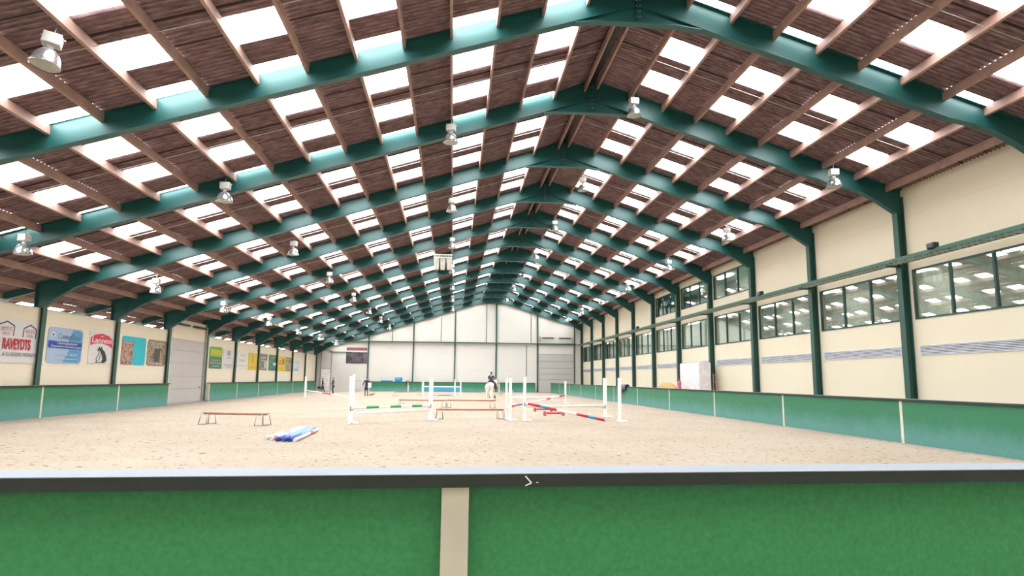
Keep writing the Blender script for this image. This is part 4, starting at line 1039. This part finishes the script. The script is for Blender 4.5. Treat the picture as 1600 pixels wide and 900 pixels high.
M_mauve = mat('grey_purple_cloth', (.17, .14, .19), .8, 0, (9, .6, (.08, .07, .10)))
M_hair = mat('dark_hair', (.045, .028, .022), .7); M_hairg = mat('greying_hair', (.33, .26, .22), .7); M_helm = mat('riding_helmet', (.03, .022, .03), .35)
def scalep(o, f):
    o.scale = (f, f, f); return o
p = at(572, 619, 2, 0)
ins = person('person', (p.x, p.y, 0), PI-.15, {'elbow-1': (-.30, .02, 1.16), 'wrist-1': (-.30, .16, .96), 'elbow1': (.30, .0, 1.15), 'wrist1': (.33, .12, .93)}, M_navy, M_grey_c, M_hair, 'person in a navy knee length coat standing on the sand, arms slightly out', 1.80, coat=True)
# papers in the instructor's hand
o = MB().box(-.005, .005, -.16, .16, -.24, .24).build('paper_sheet', M_white); o.matrix_world = Matrix.Translation(ins.matrix_basis @ Vector((-.36, .20, 1.02))) @ Matrix.Rotation(PI/2-.2, 4, 'Z'); tag(o, 'white sheet of paper held by the person in the navy coat', 'paper')
p = at(520, 616.5, 2, 0)
person('person', (p.x, p.y, 0), PI/2+.5, {'elbow-1': (-.22, .06, 1.16), 'wrist-1': (-.12, .26, 1.12), 'elbow1': (.24, .03, 1.14), 'wrist1': (.16, .22, 1.0), 'knee-1': (-.08, .08, .5), 'ankle-1': (-.08, .05, .09), 'ankle1': (.09, -.08, .09)}, M_mauve, M_dark_c, M_hairg, 'person in a grey purple jacket and black trousers, standing beyond the red banded pole', 1.76)
p = at(503.5, 611.5, 1, 82.0)
person('person', (p.x, 82.0, 0), -PI/2+.3, {'elbow-1': (-.23, .05, 1.14), 'wrist-1': (-.18, .22, 1.0), 'knee1': (.1, .15, .5), 'ankle1': (.1, .22, .1), 'ankle-1': (-.1, -.12, .1)}, M_dark_c, M_mauve, M_hair, 'person in dark clothes walking near the small far left door', 1.66)

# tan dog lying behind the instructor
p = at(580, 618, 2, 0); t = empty('dog', (p.x, p.y, 0), .2); t.scale = (.62, .62, .62); tag(t, 'small tan dog lying on the sand beside the person in the navy coat', 'dog')
M_tan = mat('tan_fur', (.50, .30, .13), .9, 0, (12, .8, (.30, .17, .08)))
J = [(0, 0, .20, .17, .16), (.22, 0, .22, .16, .15), (-.22, 0, .18, .15, .14), (.38, 0, .30, .10), (.50, 0, .31, .09, .085), (.62, 0, .27, .045, .04), (-.38, .05, .10, .035), (-.52, .12, .05, .022),
     (.26, .12, .08, .045), (.46, .13, .035, .032), (.26, -.12, .08, .045), (.46, -.13, .035, .032), (-.22, .14, .07, .06), (-.02, .20, .035, .034), (-.22, -.14, .07, .06), (-.02, -.20, .035, .034)]
skin('body', J, [(0, 1), (0, 2), (1, 3), (3, 4), (4, 5), (2, 6), (6, 7), (1, 8), (8, 9), (1, 10), (10, 11), (2, 12), (12, 13), (2, 14), (14, 15)], M_tan, t)
mb = MB(); 
for s in (-1, 1): mb.prism([(.44, .36), (.50, .37), (.45, .46)], 1, s*.05-.02, s*.05+.02)
mb.build('ears', M_tan, t)

# white horse, seen from behind, walking away to the right
ph = at(767, 626.5, 2, 0)
HA = math.radians(74)                     # heading measured from +x
h = empty('horse', (ph.x, ph.y, 0), HA); h.scale = (1, 1.12, 1.02); tag(h, 'white horse walking away across the sand under a rider', 'horse')
M_horse = mat('white_coat_fur', (.80, .73, .64), .7, 0, (3, .7, (.72, .64, .55)), alb=1.0)
# local +x = forward
J = [(0, 0, 1.18, .28, .31), (-.35, 0, 1.20, .29, .30), (-.68, 0, 1.20, .30, .29), (-.88, 0, 1.12, .19, .22), (.35, 0, 1.19, .27, .32), (.62, 0, 1.22, .25, .32), (.86, .0, 1.32, .15, .24), (1.12, -.02, 1.46, .115, .18), (1.36, -.05, 1.54, .10, .14), (1.52, -.08, 1.48, .095, .13), (1.68, -.12, 1.26, .065, .085), (1.76, -.14, 1.12, .055, .06)]
E = [(0, 1), (1, 2), (2, 3), (0, 4), (4, 5), (5, 6), (6, 7), (7, 8), (8, 9), (9, 10), (10, 11)]
for s, ph_, in ((1, .12), (-1, -.10)):
    a = len(J)  # hind leg: hip, stifle, hock, fetlock, hoof
    J += [(-.70, s*.17, 1.05, .17, .17), (-.58+ph_*.4, s*.17, .80, .125, .12), (-.80+ph_, s*.16, .50, .060, .058), (-.74+ph_*1.2, s*.16, .18, .040), (-.70+ph_*1.3, s*.16, .05, .052)]
    E += [(2, a), (a, a+1), (a+1, a+2), (a+2, a+3), (a+3, a+4)]
    a = len(J)
    J += [(.58, s*.16, .98, .12, .13), (.56-ph_*.6, s*.15, .75, .080), (.58-ph_*1.1, s*.15, .47, .052), (.56-ph_*1.5, s*.15, .17, .037), (.60-ph_*1.6, s*.15, .05, .050)]
    E += [(5, a), (a, a+1), (a+1, a+2), (a+2, a+3), (a+3, a+4)]
skin('body', J, E, M_horse, h)
J = [(-.90, 0, 1.33, .05), (-1.02, 0, 1.22, .055), (-1.08, 0, 1.0, .075), (-1.10, .02, .72, .085), (-1.07, .02, .42, .055), (-1.06, .03, .30, .02)]
skin('tail', J, [(i, i+1) for i in range(5)], mat('cream_hair', (.78, .68, .54), .8), h)
mb = MB(); mb.prism([(.70, 1.50), (.95, 1.58), (1.18, 1.68), (1.36, 1.72), (1.30, 1.58), (1.0, 1.46), (.8, 1.40)], 1, -.03, .03); mb.build('mane', MATS['cream_hair'], h)
mb = MB()
for s in (-1, 1): mb.prism([(1.34, 1.62), (1.41, 1.62), (1.37, 1.78)], 1, -.05+s*.06-.02, -.05+s*.06+.02)
mb.build('ears', M_horse, h)
mb = MB()
for s, q in ((1, .12), (-1, -.10)):
    mb.lathe([(.050, 0), (.066, .0), (.052, .08), (.03, .09)], (-.70+q*1.3, s*.16, 0), 12); mb.lathe([(.05, 0), (.062, 0), (.05, .08), (.03, .09)], (.60-q*1.6, s*.15, 0), 12)
mb.build('hooves', mat('hoof', (.12, .09, .07), .6), h)
mb = MB()
for s, q in ((1, .12), (-1, -.10)): mb.tube([(.58-q*1.15, s*.15, .42), (.565-q*1.45, s*.15, .20)], .056, 12)
mb.build('leg_boots', mat('boot_brown', (.16, .09, .05), .6), h)
mb = MB(); mb.ball((0.02, 0, 1.46), .34, .25, .07, 16, 8); mb.build('saddle', mat('saddle_leather', (.04, .022, .015), .4), h)
mb = MB()
for s in (-1, 1): mb.prism([(-.25, 1.42), (.25, 1.42), (.22, .95), (-.12, .95)], 1, s*.275-.012, s*.275+.012)
mb.build('saddle_flap', mat('saddle_pad', (.05, .04, .05), .7), h)
# rider
r = empty('person', (ph.x, ph.y, 0), HA); tag(r, 'person in dark riding clothes and helmet sitting on the white horse', 'person')
J = [(-.04, 0, 1.60, .15, .14), (-.03, 0, 1.74, .12, .10), (.0, 0, 1.90, .14, .10), (.02, 0, 2.02, .12, .08), (.03, 0, 2.09, .05), (.04, 0, 2.15, .055), (.05, 0, 2.21, .088, .078), (.045, 0, 2.27, .08, .07)]
E = [(i, i+1) for i in range(7)]; Jl = [(-.04, 0, 1.60, .165, .155)]; El = []; Jt = [(-.04, 0, 1.56, .17, .16), (-.03, 0, 1.74, .135, .115), (0, 0, 1.90, .155, .115), (.02, 0, 2.02, .135, .095), (.03, 0, 2.08, .06)]; Et = [(i, i+1) for i in range(4)]
for s in (-1, 1):
    a = len(J); el = (.10, s*.24, 1.80); wr = (.36, s*.10, 1.66)
    J += [(.02, s*.17, 2.0, .055), (*el, .042), (*wr, .027)]; E += [(3, a), (a, a+1), (a+1, a+2)]; hand_joints(J, E, a+2, Vector(wr)-Vector(el), (0, 0, 1))
    a2 = len(Jt); Jt += [(.02, s*.17, 2.0, .068), (*el, .054), (.33, s*.115, 1.675, .038)]; Et += [(3, a2), (a2, a2+1), (a2+1, a2+2)]
    a3 = len(Jl); Jl += [(.08, s*.20, 1.52, .10), (.34, s*.34, 1.28, .075), (.20, s*.36, 1.05, .062)]; El += [(0, a3), (a3, a3+1), (a3+1, a3+2)]
    skin('riding_boot', [(.21, s*.36, 1.08, .065), (.14, s*.36, .88, .052), (.10, s*.36, .76, .045), (.24, s*.37, .74, .04, .032)], [(0, 1), (1, 2), (2, 3)], M_black, r)
skin('body', J, E, M_skin, r); skin('jacket', Jt, Et, mat('plum_jacket', (.05, .03, .045), .8), r); skin('breeches', Jl, El, M_dark_c, r)
mb = MB(); mb.ball((.045, 0, 2.26), .115, .098, .095, 16, 10); mb.v = [(x, y, max(z, 2.225)) for x, y, z in mb.v]; mb.build('helmet', M_helm, r)
mb = MB(); mb.ball((-.06, 0, 2.16), .04, .05, .07, 10, 8); mb.build('hair', M_hair, r)
mb = MB(); mb.prism([(-.012, 2.18), (.012, 2.18), (.005, 2.215), (-.005, 2.215)], 0, .125, .155); mb.build('nose', M_skin, r)
